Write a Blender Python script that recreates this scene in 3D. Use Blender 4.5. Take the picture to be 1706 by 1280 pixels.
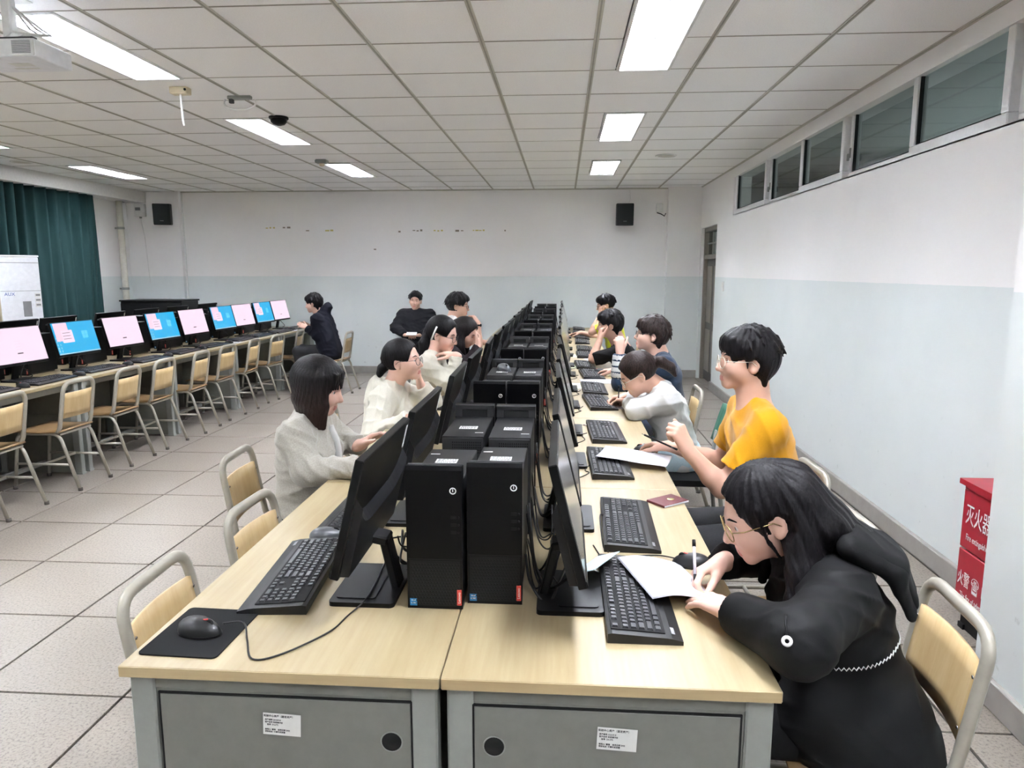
import bpy, bmesh, math, random
import numpy as np
from mathutils import Vector, Matrix, Euler

random.seed(7)
for _o in list(bpy.data.objects):
    bpy.data.objects.remove(_o)
SC = bpy.context.scene
COL = SC.collection

# ------------------------------------------------------------------ camera
CAM_Z = 1.573
F_PX, YAW, PITCH = 1203.0, 0.070, 0.1545
cam_data = bpy.data.cameras.new('camera')
cam_data.sensor_fit = 'HORIZONTAL'
cam_data.sensor_width = 36.0
cam_data.lens = F_PX / 1706.0 * 36.0
cam_data.clip_start = 0.05
cam = bpy.data.objects.new('camera', cam_data)
COL.objects.link(cam)
cam.location = (0, 0, CAM_Z)
cam.rotation_euler = (math.pi / 2 - PITCH, 0, YAW)
SC.camera = cam

# ------------------------------------------------------------------ world, exposure
world = bpy.data.worlds.new('world')
SC.world = world
world.use_nodes = True
world.node_tree.nodes['Background'].inputs[0].default_value = (0.5, 0.55, 0.6, 1)
world.node_tree.nodes['Background'].inputs[1].default_value = 0.02
SC.view_settings.view_transform = 'Standard'
SC.view_settings.look = 'None'
SC.view_settings.gamma = 1.0
SC.view_settings.use_curve_mapping = False
SC.view_settings.exposure = 2.64
LAMP_POWER = 14.5          # emission of the ceiling lamps
try:
    SC.cycles.use_denoising = True
    SC.cycles.max_bounces = 16
    SC.cycles.diffuse_bounces = 14
    SC.cycles.sample_clamp_indirect = 6.0
    SC.cycles.caustics_reflective = False
    SC.cycles.caustics_refractive = False
except Exception:
    pass

CEIL = 2.787
X_L, X_R, Y_B, Y_F = -6.72, 2.0, 11.05, -3.2
DESK_Z = 0.75

# ------------------------------------------------------------------ materials
def s2l(c):
    c = c / 255.0
    return c / 12.92 if c <= 0.04045 else ((c + 0.055) / 1.055) ** 2.4

def rgb(r, g, b):
    return (s2l(r), s2l(g), s2l(b), 1.0)

class NT:
    def __init__(self, name):
        self.m = bpy.data.materials.new(name)
        self.m.use_nodes = True
        self.t = self.m.node_tree
        self.b = self.t.nodes['Principled BSDF']
    def n(self, kind, **kw):
        nd = self.t.nodes.new(kind)
        for k, v in kw.items():
            setattr(nd, k, v)
        return nd
    def l(self, a, b):
        self.t.links.new(a, b)
    def coord(self, scale=(1, 1, 1), which='Object'):
        tc = self.n('ShaderNodeTexCoord')
        mp = self.n('ShaderNodeMapping')
        mp.inputs['Scale'].default_value = scale
        self.l(tc.outputs[which], mp.inputs['Vector'])
        return mp.outputs['Vector']
    def noise(self, vec, scale, detail=3, rough=0.55):
        nz = self.n('ShaderNodeTexNoise')
        nz.inputs['Scale'].default_value = scale
        nz.inputs['Detail'].default_value = detail
        nz.inputs['Roughness'].default_value = rough
        if vec is not None:
            self.l(vec, nz.inputs['Vector'])
        return nz.outputs['Fac']
    def ramp(self, fac, stops):
        r = self.n('ShaderNodeValToRGB')
        e = r.color_ramp.elements
        while len(e) < len(stops):
            e.new(0.5)
        for el, (p, c) in zip(e, stops):
            el.position = p
            el.color = c
        self.l(fac, r.inputs['Fac'])
        return r.outputs['Color']
    def bump(self, fac, strength=0.2, dist=0.01):
        b = self.n('ShaderNodeBump')
        b.inputs['Strength'].default_value = strength
        b.inputs['Distance'].default_value = dist
        self.l(fac, b.inputs['Height'])
        self.l(b.outputs['Normal'], self.b.inputs['Normal'])

def simple(name, c, rough=0.5, metal=0.0, var=0.05, scale=30, bump=0.0, spec=0.5):
    """plain surface with a light procedural mottle"""
    k = NT(name)
    v = k.coord()
    f = k.noise(v, scale)
    lo = tuple(max(0, x * (1 - var)) for x in c[:3]) + (1,)
    hi = tuple(min(1, x * (1 + var)) for x in c[:3]) + (1,)
    k.l(k.ramp(f, [(0.3, lo), (0.7, hi)]), k.b.inputs['Base Color'])
    k.b.inputs['Roughness'].default_value = rough
    k.b.inputs['Metallic'].default_value = metal
    k.b.inputs['Specular IOR Level'].default_value = spec
    if bump:
        k.bump(f, bump, 0.004)
    return k.m

def wood(name, c1, c2, axis='Y', rough=0.38):
    k = NT(name)
    sc = {'Y': (9, 0.55, 9), 'X': (0.55, 9, 9), 'Z': (9, 9, 0.55)}[axis]
    v = k.coord(sc)
    f = k.noise(v, 2.6, 6, 0.6)
    f2 = k.noise(k.coord(tuple(x * 5 for x in sc)), 3.0, 3, 0.5)
    mx = k.n('ShaderNodeMath', operation='ADD')
    ml = k.n('ShaderNodeMath', operation='MULTIPLY')
    ml.inputs[1].default_value = 0.3
    k.l(f2, ml.inputs[0]); k.l(f, mx.inputs[0]); k.l(ml.outputs[0], mx.inputs[1])
    k.l(k.ramp(mx.outputs[0], [(0.42, c1), (0.85, c2)]), k.b.inputs['Base Color'])
    k.b.inputs['Roughness'].default_value = rough
    return k.m

def emit(name, c, strength, base=(0.02, 0.02, 0.02, 1)):
    k = NT(name)
    k.b.inputs['Base Color'].default_value = base
    k.b.inputs['Emission Color'].default_value = c
    k.b.inputs['Emission Strength'].default_value = strength
    k.b.inputs['Roughness'].default_value = 0.35
    return k.m

def wall_paint():
    k = NT('two_tone_wall_paint')
    geo = k.n('ShaderNodeNewGeometry')
    sep = k.n('ShaderNodeSeparateXYZ')
    k.l(geo.outputs['Position'], sep.inputs[0])
    nz = k.noise(geo.outputs['Position'], 9.0, 4)
    wob = k.n('ShaderNodeMath', operation='MULTIPLY_ADD')
    wob.inputs[1].default_value = 0.008
    k.l(nz, wob.inputs[0]); k.l(sep.outputs['Z'], wob.inputs[2])
    gt = k.n('ShaderNodeMath', operation='GREATER_THAN')
    gt.inputs[1].default_value = 1.506
    k.l(wob.outputs[0], gt.inputs[0])
    n2 = k.noise(geo.outputs['Position'], 1.3, 5)
    up = k.ramp(n2, [(0.3, rgb(236, 234, 233)), (0.7, rgb(241, 239, 238))])
    lo = k.ramp(n2, [(0.3, rgb(214, 220, 219)), (0.7, rgb(222, 227, 226))])
    mix = k.n('ShaderNodeMix', data_type='RGBA')
    k.l(gt.outputs[0], mix.inputs['Factor']); k.l(lo, mix.inputs['A']); k.l(up, mix.inputs['B'])
    # scuffs and grey dirt marks low on the wall
    sc = k.noise(geo.outputs['Position'], 14.0, 6, 0.65)
    gr = k.ramp(sc, [(0.63, (1, 1, 1, 1)), (0.72, (0.80, 0.80, 0.79, 1))])
    lowm = k.n('ShaderNodeMapRange')
    lowm.inputs['From Min'].default_value = 0.95; lowm.inputs['From Max'].default_value = 0.45
    k.l(sep.outputs['Z'], lowm.inputs['Value'])
    mul = k.n('ShaderNodeMix', data_type='RGBA', blend_type='MULTIPLY')
    k.l(lowm.outputs[0], mul.inputs['Factor']); k.l(mix.outputs['Result'], mul.inputs['A']); k.l(gr, mul.inputs['B'])
    k.l(mul.outputs['Result'], k.b.inputs['Base Color'])
    k.b.inputs['Roughness'].default_value = 0.55
    k.bump(nz, 0.05, 0.003)
    return k.m

def floor_mat():
    k = NT('speckled_floor_tile')
    v = k.coord()
    f = k.noise(v, 95.0, 4, 0.75)
    g = k.noise(v, 3.0, 3)
    c = k.ramp(f, [(0.36, rgb(96, 88, 82)), (0.47, rgb(135, 127, 117)), (0.7, rgb(149, 140, 129))])
    c2 = k.ramp(g, [(0.3, (0.94, 0.94, 0.94, 1)), (0.7, (1, 1, 1, 1))])
    oi = k.n('ShaderNodeObjectInfo')
    c3 = k.ramp(oi.outputs['Random'], [(0.0, (0.94, 0.94, 0.945, 1)), (1.0, (1, 0.995, 0.99, 1))])
    m1 = k.n('ShaderNodeMix', data_type='RGBA', blend_type='MULTIPLY'); m1.inputs['Factor'].default_value = 1
    m2 = k.n('ShaderNodeMix', data_type='RGBA', blend_type='MULTIPLY'); m2.inputs['Factor'].default_value = 1
    k.l(c, m1.inputs['A']); k.l(c2, m1.inputs['B'])
    k.l(m1.outputs['Result'], m2.inputs['A']); k.l(c3, m2.inputs['B'])
    k.l(m2.outputs['Result'], k.b.inputs['Base Color'])
    k.b.inputs['Roughness'].default_value = 0.34
    return k.m

def ceil_mat():
    k = NT('mineral_fibre_tile')
    v = k.coord()
    f = k.noise(v, 140.0, 3, 0.7)
    oi = k.n('ShaderNodeObjectInfo')
    c = k.ramp(f, [(0.35, rgb(242, 242, 242)), (0.5, rgb(250, 250, 250))])
    c3 = k.ramp(oi.outputs['Random'], [(0.0, (0.955, 0.955, 0.955, 1)), (1.0, (1, 1, 1, 1))])
    m = k.n('ShaderNodeMix', data_type='RGBA', blend_type='MULTIPLY'); m.inputs['Factor'].default_value = 1
    k.l(c, m.inputs['A']); k.l(c3, m.inputs['B'])
    k.l(m.outputs['Result'], k.b.inputs['Base Color'])
    k.b.inputs['Roughness'].default_value = 0.8
    k.bump(f, 0.06, 0.002)
    return k.m

def fabric(name, c, rough=0.85, scale=260, var=0.12, sheen=0.2):
    k = NT(name)
    v = k.coord()
    f = k.noise(v, scale, 3, 0.6)
    g = k.noise(v, 5.0, 4, 0.6)
    lo = tuple(x * (1 - var) for x in c[:3]) + (1,)
    hi = tuple(min(1, x * (1 + var)) for x in c[:3]) + (1,)
    ca = k.ramp(f, [(0.3, lo), (0.7, hi)])
    cb = k.ramp(g, [(0.3, (0.92, 0.92, 0.92, 1)), (0.7, (1, 1, 1, 1))])
    m = k.n('ShaderNodeMix', data_type='RGBA', blend_type='MULTIPLY'); m.inputs['Factor'].default_value = 1
    k.l(ca, m.inputs['A']); k.l(cb, m.inputs['B'])
    k.l(m.outputs['Result'], k.b.inputs['Base Color'])
    k.b.inputs['Roughness'].default_value = rough
    k.b.inputs['Sheen Weight'].default_value = sheen if max(c[:3]) > 0.05 else 0.0
    k.b.inputs['Specular IOR Level'].default_value = 0.25
    k.bump(f, 0.15, 0.002)
    return k.m

def skin_mat(name, c):
    k = NT(name)
    v = k.coord()
    f = k.noise(v, 14.0, 4, 0.6)
    lo = (c[0] * 0.98, c[1] * 0.95, c[2] * 0.94, 1)
    hi = (min(1, c[0] * 1.02), c[1] * 1.02, c[2] * 1.02, 1)
    k.l(k.ramp(f, [(0.3, lo), (0.7, hi)]), k.b.inputs['Base Color'])
    k.b.inputs['Roughness'].default_value = 0.5
    k.b.inputs['Subsurface Weight'].default_value = 0.0
    k.b.inputs['Subsurface Radius'].default_value = (0.012, 0.005, 0.003)
    k.b.inputs['Subsurface Scale'].default_value = 1.0
    return k.m

def hair_mat(name, c, tip=None):
    k = NT(name)
    v = k.coord((1, 1, 0.09))
    f = k.noise(v, 220.0, 4, 0.65)
    lo = tuple(x * 0.30 for x in c[:3]) + (1,)
    hi = tuple(x * 2.3 for x in c[:3]) + (1,)
    col = k.ramp(f, [(0.35, lo), (0.65, hi)])
    if tip is not None:
        geo = k.n('ShaderNodeNewGeometry')
        sep = k.n('ShaderNodeSeparateXYZ')
        k.l(geo.outputs['Position'], sep.inputs[0])
        mr = k.n('ShaderNodeMapRange')
        mr.inputs['From Min'].default_value = tip[1]; mr.inputs['From Max'].default_value = tip[2]
        k.l(sep.outputs['Z'], mr.inputs['Value'])
        mx = k.n('ShaderNodeMix', data_type='RGBA')
        k.l(mr.outputs[0], mx.inputs['Factor'])
        k.l(k.ramp(f, [(0.35, tuple(x * 0.6 for x in tip[0][:3]) + (1,)), (0.65, tip[0])]), mx.inputs['A'])
        k.l(col, mx.inputs['B'])
        col = mx.outputs['Result']
    k.l(col, k.b.inputs['Base Color'])
    k.b.inputs['Roughness'].default_value = 0.46
    k.b.inputs['Specular IOR Level'].default_value = 0.18
    k.bump(f, 0.5, 0.003)
    return k.m

def glass_mat(name, tint=(0.9, 0.93, 0.93), mixf=0.12, rough=0.02):
    k = NT(name)
    out = k.t.nodes['Material Output']
    tr = k.n('ShaderNodeBsdfTransparent'); tr.inputs[0].default_value = tint + (1,)
    gl = k.n('ShaderNodeBsdfGlossy'); gl.inputs['Roughness'].default_value = rough
    fr = k.n('ShaderNodeLayerWeight'); fr.inputs[0].default_value = 0.5
    pw = k.n('ShaderNodeMath', operation='POWER'); pw.inputs[1].default_value = 4.0
    k.l(fr.outputs['Facing'], pw.inputs[0])
    ad = k.n('ShaderNodeMath', operation='MULTIPLY_ADD'); ad.inputs[1].default_value = 0.55; ad.inputs[2].default_value = mixf
    k.l(pw.outputs[0], ad.inputs[0])
    mx = k.n('ShaderNodeMixShader')
    k.l(ad.outputs[0], mx.inputs[0]); k.l(tr.outputs[0], mx.inputs[1]); k.l(gl.outputs[0], mx.inputs[2])
    k.l(mx.outputs[0], out.inputs['Surface'])
    return k.m

M = {}
M['wall'] = wall_paint()
M['floor'] = floor_mat()
M['ceil'] = ceil_mat()
M['grout'] = simple('floor_joint', rgb(16, 12, 10), 0.8)
M['rail_cross'] = simple('ceiling_cross_rail_paint', rgb(150, 147, 138), 0.6)
M['rail'] = simple('ceiling_rail_paint', rgb(186, 183, 173), 0.5)
M['ceilback'] = simple('ceiling_void', rgb(120, 118, 112), 0.9)
M['beam'] = simple('painted_plaster', rgb(212, 210, 207), 0.6)
M['skirt'] = simple('skirting_grey_tile', rgb(150, 146, 140), 0.45, var=0.08, scale=12)
M['pvc'] = simple('white_window_pvc', rgb(214, 214, 214), 0.35)
M['pane'] = glass_mat('window_pane_glass', (0.66, 0.70, 0.70), 0.05, 0.05)
M['lens'] = glass_mat('spectacle_lens', (0.97, 0.97, 0.97), 0.03, 0.01)
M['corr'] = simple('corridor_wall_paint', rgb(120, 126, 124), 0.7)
M['birch'] = wood('birch_laminate', rgb(162, 148, 116), rgb(148, 131, 98), 'Y')
M['birch_edge'] = wood('birch_edge_band', rgb(182, 164, 126), rgb(168, 146, 108), 'X')
M['ply'] = wood('chair_plywood', rgb(196, 172, 128), rgb(182, 154, 108), 'Z', 0.4)
M['ply_seat'] = wood('chair_seat_plywood', rgb(150, 122, 84), rgb(134, 106, 72), 'Y', 0.45)
M['grey_steel'] = simple('grey_painted_steel', rgb(134, 136, 131), 0.45)
M['grey_panel'] = simple('grey_panel_steel', rgb(118, 119, 112), 0.5)
M['pale_steel'] = simple('pale_green_grey_steel', rgb(141, 144, 139), 0.4)
M['tube'] = simple('cream_grey_tube_paint', rgb(160, 155, 142), 0.32, 0.15)
M['tube_far'] = simple('pale_cream_tube_paint', rgb(210, 205, 186), 0.35, 0.1)
M['foot'] = simple('rubber_foot', rgb(90, 86, 80), 0.8)
M['black'] = simple('black_plastic', rgb(16, 16, 17), 0.42, bump=0.02, scale=300, spec=0.22)
M['black_case'] = simple('black_case_steel', rgb(27, 27, 28), 0.42, scale=300, bump=0.02, spec=0.22)
M['black_bezel'] = simple('black_gloss_bezel', rgb(5, 5, 7), 0.30, spec=0.22)
M['bezel_rear'] = simple('charcoal_bezel_plastic', rgb(44, 44, 45), 0.45)
M['dark'] = simple('recess_dark', rgb(6, 6, 6), 0.8)
M['mon_back'] = simple('monitor_back_plastic', rgb(22, 22, 24), 0.45, bump=0.02, scale=400, spec=0.22)
M['mon_frame'] = simple('monitor_frame_plastic', rgb(13, 13, 14), 0.35, spec=0.22)
M['key'] = simple('keycap_plastic', rgb(50, 50, 53), 0.32)
M['key_light'] = simple('worn_keycap_plastic', rgb(66, 67, 68), 0.34)
M['kb'] = simple('keyboard_plastic', rgb(17, 17, 18), 0.42, bump=0.03, scale=400)
M['mouse'] = simple('mouse_plastic', rgb(24, 24, 25), 0.4)
M['mouse_grey'] = simple('grey_mouse_plastic', rgb(84, 86, 88), 0.3)
M['pad'] = fabric('mouse_pad_cloth', rgb(24, 24, 25), 0.9, 600, 0.1, 0.0)
M['cable'] = simple('cable_rubber', rgb(12, 12, 12), 0.5)
M['red'] = simple('red_plastic', rgb(196, 52, 48), 0.4)
M['red_tag'] = simple('red_brand_tag', rgb(206, 70, 60), 0.4)
M['blue_tag'] = simple('blue_sticker', rgb(36, 122, 176), 0.35)
M['white_ink'] = simple('white_ink', rgb(232, 232, 232), 0.5)
M['black_ink'] = simple('black_ink', rgb(40, 40, 42), 0.6)
M['grey_ink'] = simple('grey_ink', rgb(130, 130, 132), 0.6)
M['pencil'] = simple('pencil_grey', rgb(176, 176, 182), 0.6)
M['sticker'] = simple('white_sticker', rgb(222, 222, 218), 0.5)
M['paper'] = simple('white_paper', rgb(198, 198, 204), 0.6, var=0.02)
M['chrome'] = simple('chrome', rgb(205, 205, 210), 0.2, 1.0)
M['pipe'] = simple('cream_pipe_paint', rgb(206, 202, 188), 0.4)
M['white'] = simple('white_plastic', rgb(224, 224, 222), 0.4)
M['ac_white'] = simple('white_appliance_enamel', rgb(232, 233, 238), 0.3)
M['beige'] = simple('beige_plastic', rgb(200, 186, 158), 0.5)
M['speaker'] = simple('speaker_grille_cloth', rgb(26, 30, 32), 0.75, bump=0.3, scale=500)
M['speaker_box'] = simple('speaker_cabinet', rgb(22, 23, 25), 0.5)
M['fire_red'] = simple('fire_box_red_enamel', rgb(164, 26, 44), 0.35)
M['door'] = simple('door_paint', rgb(128, 120, 110), 0.5)
M['door_dark'] = simple('door_panel_dark', rgb(74, 70, 66), 0.5)
M['green'] = simple('green_chair_plastic', rgb(64, 112, 92), 0.45)
M['curtain'] = fabric('dark_teal_curtain_cloth', rgb(33, 61, 61), 0.85, 320, 0.15, 0.1)
M['residue'] = simple('old_tape_residue', rgb(206, 192, 124), 0.8)
M['residue_dark'] = simple('peeled_paint_mark', rgb(140, 130, 118), 0.8)
M['maroon'] = simple('maroon_booklet_cover', rgb(92, 28, 34), 0.5)
M['card_blue'] = simple('pale_blue_card', rgb(190, 214, 220), 0.4)
M['lamp'] = emit('lamp_diffuser', (0.95, 0.985, 1.10, 1), LAMP_POWER, (0.9, 0.9, 0.9, 1))
M['lamp_frame'] = simple('lamp_frame_white', rgb(214, 214, 212), 0.4)
M['lamp_div'] = simple('lamp_louvre_white', rgb(238, 240, 240), 0.3)
M['scr_pink'] = emit('screen_pale_pink', rgb(238, 212, 230), 0.187)
M['scr_pink2'] = emit('screen_dialog_pink', rgb(244, 200, 218), 0.187)
M['scr_blue'] = emit('screen_wallpaper_blue', rgb(14, 172, 226), 0.178)
M['scr_glow'] = emit('screen_window_glow', rgb(96, 200, 236), 0.185)
M['scr_text'] = emit('screen_dark_text', rgb(70, 60, 70), 0.130)
M['scr_icon'] = emit('screen_icons', rgb(180, 220, 235), 0.152)
M['scr_dim'] = emit('screen_at_grazing_angle', rgb(150, 152, 150), 0.05)
M['scr_dim'].node_tree.nodes['Principled BSDF'].inputs['Roughness'].default_value = 0.16
M['eye_white'] = simple('eye_white', rgb(225, 220, 215), 0.25)
M['iris'] = simple('dark_brown_iris', rgb(34, 24, 20), 0.2)
M['lip'] = simple('lip_skin', rgb(196, 128, 118), 0.45)
M['gold'] = simple('thin_gold_frame', rgb(190, 170, 120), 0.25, 0.9)
M['clear_frame'] = simple('pale_clear_frame', rgb(214, 210, 196), 0.2)
M['dark_frame'] = simple('dark_spectacle_frame', rgb(46, 40, 38), 0.3)

# ------------------------------------------------------------------ geometry helpers
class MB:
    """collects shapes into one mesh; each shape may carry its own material index"""
    def __init__(self):
        self.v = []; self.f = []; self.mi = []; self.sm = []
    def add(self, vs, fs, mi=0, smooth=False):
        o = len(self.v)
        self.v += [tuple(p) for p in vs]
        self.f += [tuple(i + o for i in f) for f in fs]
        self.mi += [mi] * len(fs); self.sm += [smooth] * len(fs)
        return self
    def box(self, c, s, mi=0, rot=None, bev=0.0):
        x, y, z = s[0] / 2, s[1] / 2, s[2] / 2
        if bev <= 0:
            vs = [(i * x, j * y, k * z) for k in (-1, 1) for j in (-1, 1) for i in (-1, 1)]
            fs = [(0, 2, 3, 1), (4, 5, 7, 6), (0, 1, 5, 4), (2, 6, 7, 3), (0, 4, 6, 2), (1, 3, 7, 5)]
        else:
            b = min(bev, x * 0.98, y * 0.98, z * 0.98)
            vs = []; idx = {}
            for k in (-1, 1):
                for j in (-1, 1):
                    for i in (-1, 1):
                        for a in range(3):
                            p = [i * (x - b), j * (y - b), k * (z - b)]
                            p[a] = (i * x, j * y, k * z)[a]
                            idx[(i, j, k, a)] = len(vs); vs.append(tuple(p))
            fs = []
            for a in range(3):
                u, w = [(1, 2), (2, 0), (0, 1)][a]
                for s_ in (-1, 1):
                    q = []
                    for (su, sw) in ((-1, -1), (1, -1), (1, 1), (-1, 1)):
                        t = [0, 0, 0]; t[a] = s_; t[u] = su; t[w] = sw
                        q.append(idx[(t[0], t[1], t[2], a)])
                    fs.append(q if s_ > 0 else q[::-1])
            # bevel edges
            for a in range(3):
                u, w = [(1, 2), (2, 0), (0, 1)][a]
                for su in (-1, 1):
                    for sw in (-1, 1):
                        t0 = [0, 0, 0]; t1 = [0, 0, 0]
                        t0[a] = -1; t1[a] = 1
                        for t in (t0, t1):
                            t[u] = su; t[w] = sw
                        q = [idx[(*t0, u)], idx[(*t1, u)], idx[(*t1, w)], idx[(*t0, w)]]
                        fs.append(q if su * sw < 0 else q[::-1])
            for k in (-1, 1):
                for j in (-1, 1):
                    for i in (-1, 1):
                        q = [idx[(i, j, k, a)] for a in range(3)]
                        fs.append(q if i * j * k > 0 else q[::-1])
        R = rot if rot is not None else Matrix.Identity(3)
        c = Vector(c)
        self.add([R @ Vector(p) + c for p in vs], fs, mi)
        return self
    def tube(self, pts, r, seg=8, mi=0, closed=False, cap=True, flat=1.0):
        P = [Vector(p) for p in pts]
        n = len(P)
        rs = r if isinstance(r, (list, tuple)) else [r] * n
        T = []
        for i in range(n):
            a = P[(i - 1) % n] if (closed or i > 0) else P[i]
            b = P[(i + 1) % n] if (closed or i < n - 1) else P[i]
            t = (b - a)
            T.append(t.normalized() if t.length > 1e-9 else Vector((0, 0, 1)))
        up = Vector((0, 0, 1)) if abs(T[0].z) < 0.9 else Vector((1, 0, 0))
        u = (up - T[0] * up.dot(T[0])).normalized()
        vs = []
        for i in range(n):
            u = (u - T[i] * u.dot(T[i]))
            u = u.normalized() if u.length > 1e-6 else Vector((1, 0, 0))
            w = T[i].cross(u)
            for s in range(seg):
                an = 2 * math.pi * s / seg
                vs.append(P[i] + (u * math.cos(an) * flat + w * math.sin(an)) * rs[i])
        fs = []
        m = n if closed else n - 1
        for i in range(m):
            for s in range(seg):
                a = i * seg + s; b = i * seg + (s + 1) % seg
                c = ((i + 1) % n) * seg + (s + 1) % seg; d = ((i + 1) % n) * seg + s
                fs.append((a, b, c, d))
        if not closed and cap:
            fs.append(tuple(range(seg))[::-1])
            fs.append(tuple((n - 1) * seg + s for s in range(seg)))
        self.add(vs, fs, mi, True)
        return self
    def lathe(self, prof, c=(0, 0, 0), seg=20, mi=0, R=None):
        """prof = [(radius, height)...] about local z"""
        vs = []; fs = []
        for (r, h) in prof:
            for s in range(seg):
                a = 2 * math.pi * s / seg
                vs.append(Vector((r * math.cos(a), r * math.sin(a), h)))
        for i in range(len(prof) - 1):
            for s in range(seg):
                a = i * seg + s; b = i * seg + (s + 1) % seg
                fs.append((a, b, b + seg, a + seg))
        fs.append(tuple(range(seg))[::-1])
        fs.append(tuple((len(prof) - 1) * seg + s for s in range(seg)))
        R = R if R is not None else Matrix.Identity(3)
        c = Vector(c)
        self.add([R @ p + c for p in vs], fs, mi, True)
        return self
    def prism(self, poly, h0, h1, axis='z', mi=0, c=(0, 0, 0), smooth=False):
        """closed outline (counter-clockwise) extruded along an axis"""
        def put(p, h):
            if axis == 'z': q = (p[0], p[1], h)
            elif axis == 'y': q = (p[0], h, p[1])
            else: q = (h, p[0], p[1])
            return (q[0] + c[0], q[1] + c[1], q[2] + c[2])
        n = len(poly)
        vs = [put(p, h0) for p in poly] + [put(p, h1) for p in poly]
        fs = [tuple(range(n))[::-1], tuple(range(n, 2 * n))]
        for i in range(n):
            j = (i + 1) % n
            fs.append((i, j, j + n, i + n))
        if axis == 'y':
            fs = [f[::-1] for f in fs]
        self.add(vs, fs, mi, smooth)
        return self
    def grid(self, fn, nu, nv, mi=0, smooth=True, thick=None):
        vs = [fn(i / nu, j / nv) for j in range(nv + 1) for i in range(nu + 1)]
        fs = []
        for j in range(nv):
            for i in range(nu):
                a = j * (nu + 1) + i
                fs.append((a, a + 1, a + nu + 2, a + nu + 1))
        if thick is not None:
            k = len(vs); t = Vector(thick)
            vs += [Vector(p) + t for p in vs]
            fs += [tuple(i + k for i in f[::-1]) for f in fs]
            ring = [i for i in range(nu + 1)] + [(j + 1) * (nu + 1) - 1 for j in range(1, nv + 1)] + \
                   [nv * (nu + 1) + i for i in range(nu - 1, -1, -1)] + [j * (nu + 1) for j in range(nv - 1, 0, -1)]
            for a, b in zip(ring, ring[1:] + ring[:1]):
                fs.append((b, a, a + k, b + k))
        self.add(vs, fs, mi, smooth)
        return self
    def mesh(self, name, mats):
        me = bpy.data.meshes.new(name)
        me.from_pydata([tuple(p) for p in self.v], [], self.f)
        for m in (mats if isinstance(mats, (list, tuple)) else [mats]):
            me.materials.append(m)
        me.polygons.foreach_set('material_index', self.mi)
        me.polygons.foreach_set('use_smooth', self.sm)
        me.update()
        return me

def link(name, me, parent=None, loc=(0, 0, 0), rot=None):
    o = bpy.data.objects.new(name, me)
    COL.objects.link(o)
    if parent is not None:
        o.parent = parent
    o.location = loc
    if rot is not None:
        o.rotation_euler = rot
    return o

def part(name, mb, mats, parent, loc=(0, 0, 0), rot=None, label=None):
    o = link(name, mb.mesh(name, mats) if isinstance(mb, MB) else mb, parent, loc, rot)
    if label: o['label'] = label
    return o

def tag(o, label, cat, group=None, kind=None):
    if label: o['label'] = label
    if cat: o['category'] = cat
    if group: o['group'] = group
    if kind: o['kind'] = kind
    return o

def thing(name, label, cat, loc=(0, 0, 0), rotz=0.0, group=None, kind=None):
    o = bpy.data.objects.new(name, None)
    COL.objects.link(o)
    o.empty_display_size = 0.1
    o.location = loc
    o.rotation_euler = (0, 0, rotz)
    return tag(o, label, cat, group, kind)

KIDS = {}
def kids(o):
    return [c for c in o.children]

def dup(root, loc, rotz, label, group=None, skip=()):
    def cp(o, par):
        c = o.copy(); COL.objects.link(c)
        if par is not None: c.parent = par
        for ch in o.children:
            if ch.name.split('.')[0] in skip: continue
            cp(ch, c)
        return c
    r = cp(root, None)
    r.location = loc; r.rotation_euler = (0, 0, rotz)
    r['label'] = label
    if group: r['group'] = group
    return r

def struct(name, mb, mats, label, cat, loc=(0, 0, 0)):
    o = link(name, mb.mesh(name, mats) if isinstance(mb, MB) else mb, None, loc)
    return tag(o, label, cat, None, 'structure')

_tc = {}
def text_mesh(s, size, mat, extrude=0.0004, align='CENTER', spacing=1.0):
    key = (s, size, mat.name, align)
    if key in _tc: return _tc[key]
    cu = bpy.data.curves.new('lettering', 'FONT')
    cu.body = s; cu.size = size; cu.extrude = extrude; cu.align_x = align; cu.align_y = 'CENTER'
    cu.space_line = spacing
    cu.resolution_u = 2
    ob = bpy.data.objects.new('lettering', cu)
    COL.objects.link(ob)
    dg = bpy.context.evaluated_depsgraph_get()
    me = bpy.data.meshes.new_from_object(ob.evaluated_get(dg))
    bpy.data.objects.remove(ob)
    bpy.data.curves.remove(cu)
    me.materials.clear(); me.materials.append(mat)
    me.name = 'lettering'
    _tc[key] = me
    return me

def lettering(s, size, mat, parent, loc, rot, align='CENTER', name='lettering', spacing=1.0):
    return link(name, text_mesh(s, size, mat, align=align, spacing=spacing), parent, loc, rot)

PI = math.pi
FACE_NY = (PI / 2, 0, 0)             # text readable from -Y
FACE_NX = (PI / 2, 0, -PI / 2)       # text readable from -X
FACE_PX = (PI / 2, 0, PI / 2)        # text readable from +X
def arc(c, r, a0, a1, n, plane='xz'):
    out = []
    for i in range(n + 1):
        a = a0 + (a1 - a0) * i / n
        p, q = r * math.cos(a), r * math.sin(a)
        out.append((c[0] + p, c[1], c[2] + q) if plane == 'xz' else ((c[0], c[1] + p, c[2] + q) if plane == 'yz' else (c[0] + p, c[1] + q, c[2])))
    return out

def round_rect(w, h, r, n=4):
    out = []
    for (cx, cy, a) in ((w / 2 - r, h / 2 - r, 0), (-w / 2 + r, h / 2 - r, 90), (-w / 2 + r, -h / 2 + r, 180), (w / 2 - r, -h / 2 + r, 270)):
        for i in range(n + 1):
            t = math.radians(a + 90 * i / n)
            out.append((cx + r * math.cos(t), cy + r * math.sin(t)))
    return out

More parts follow.
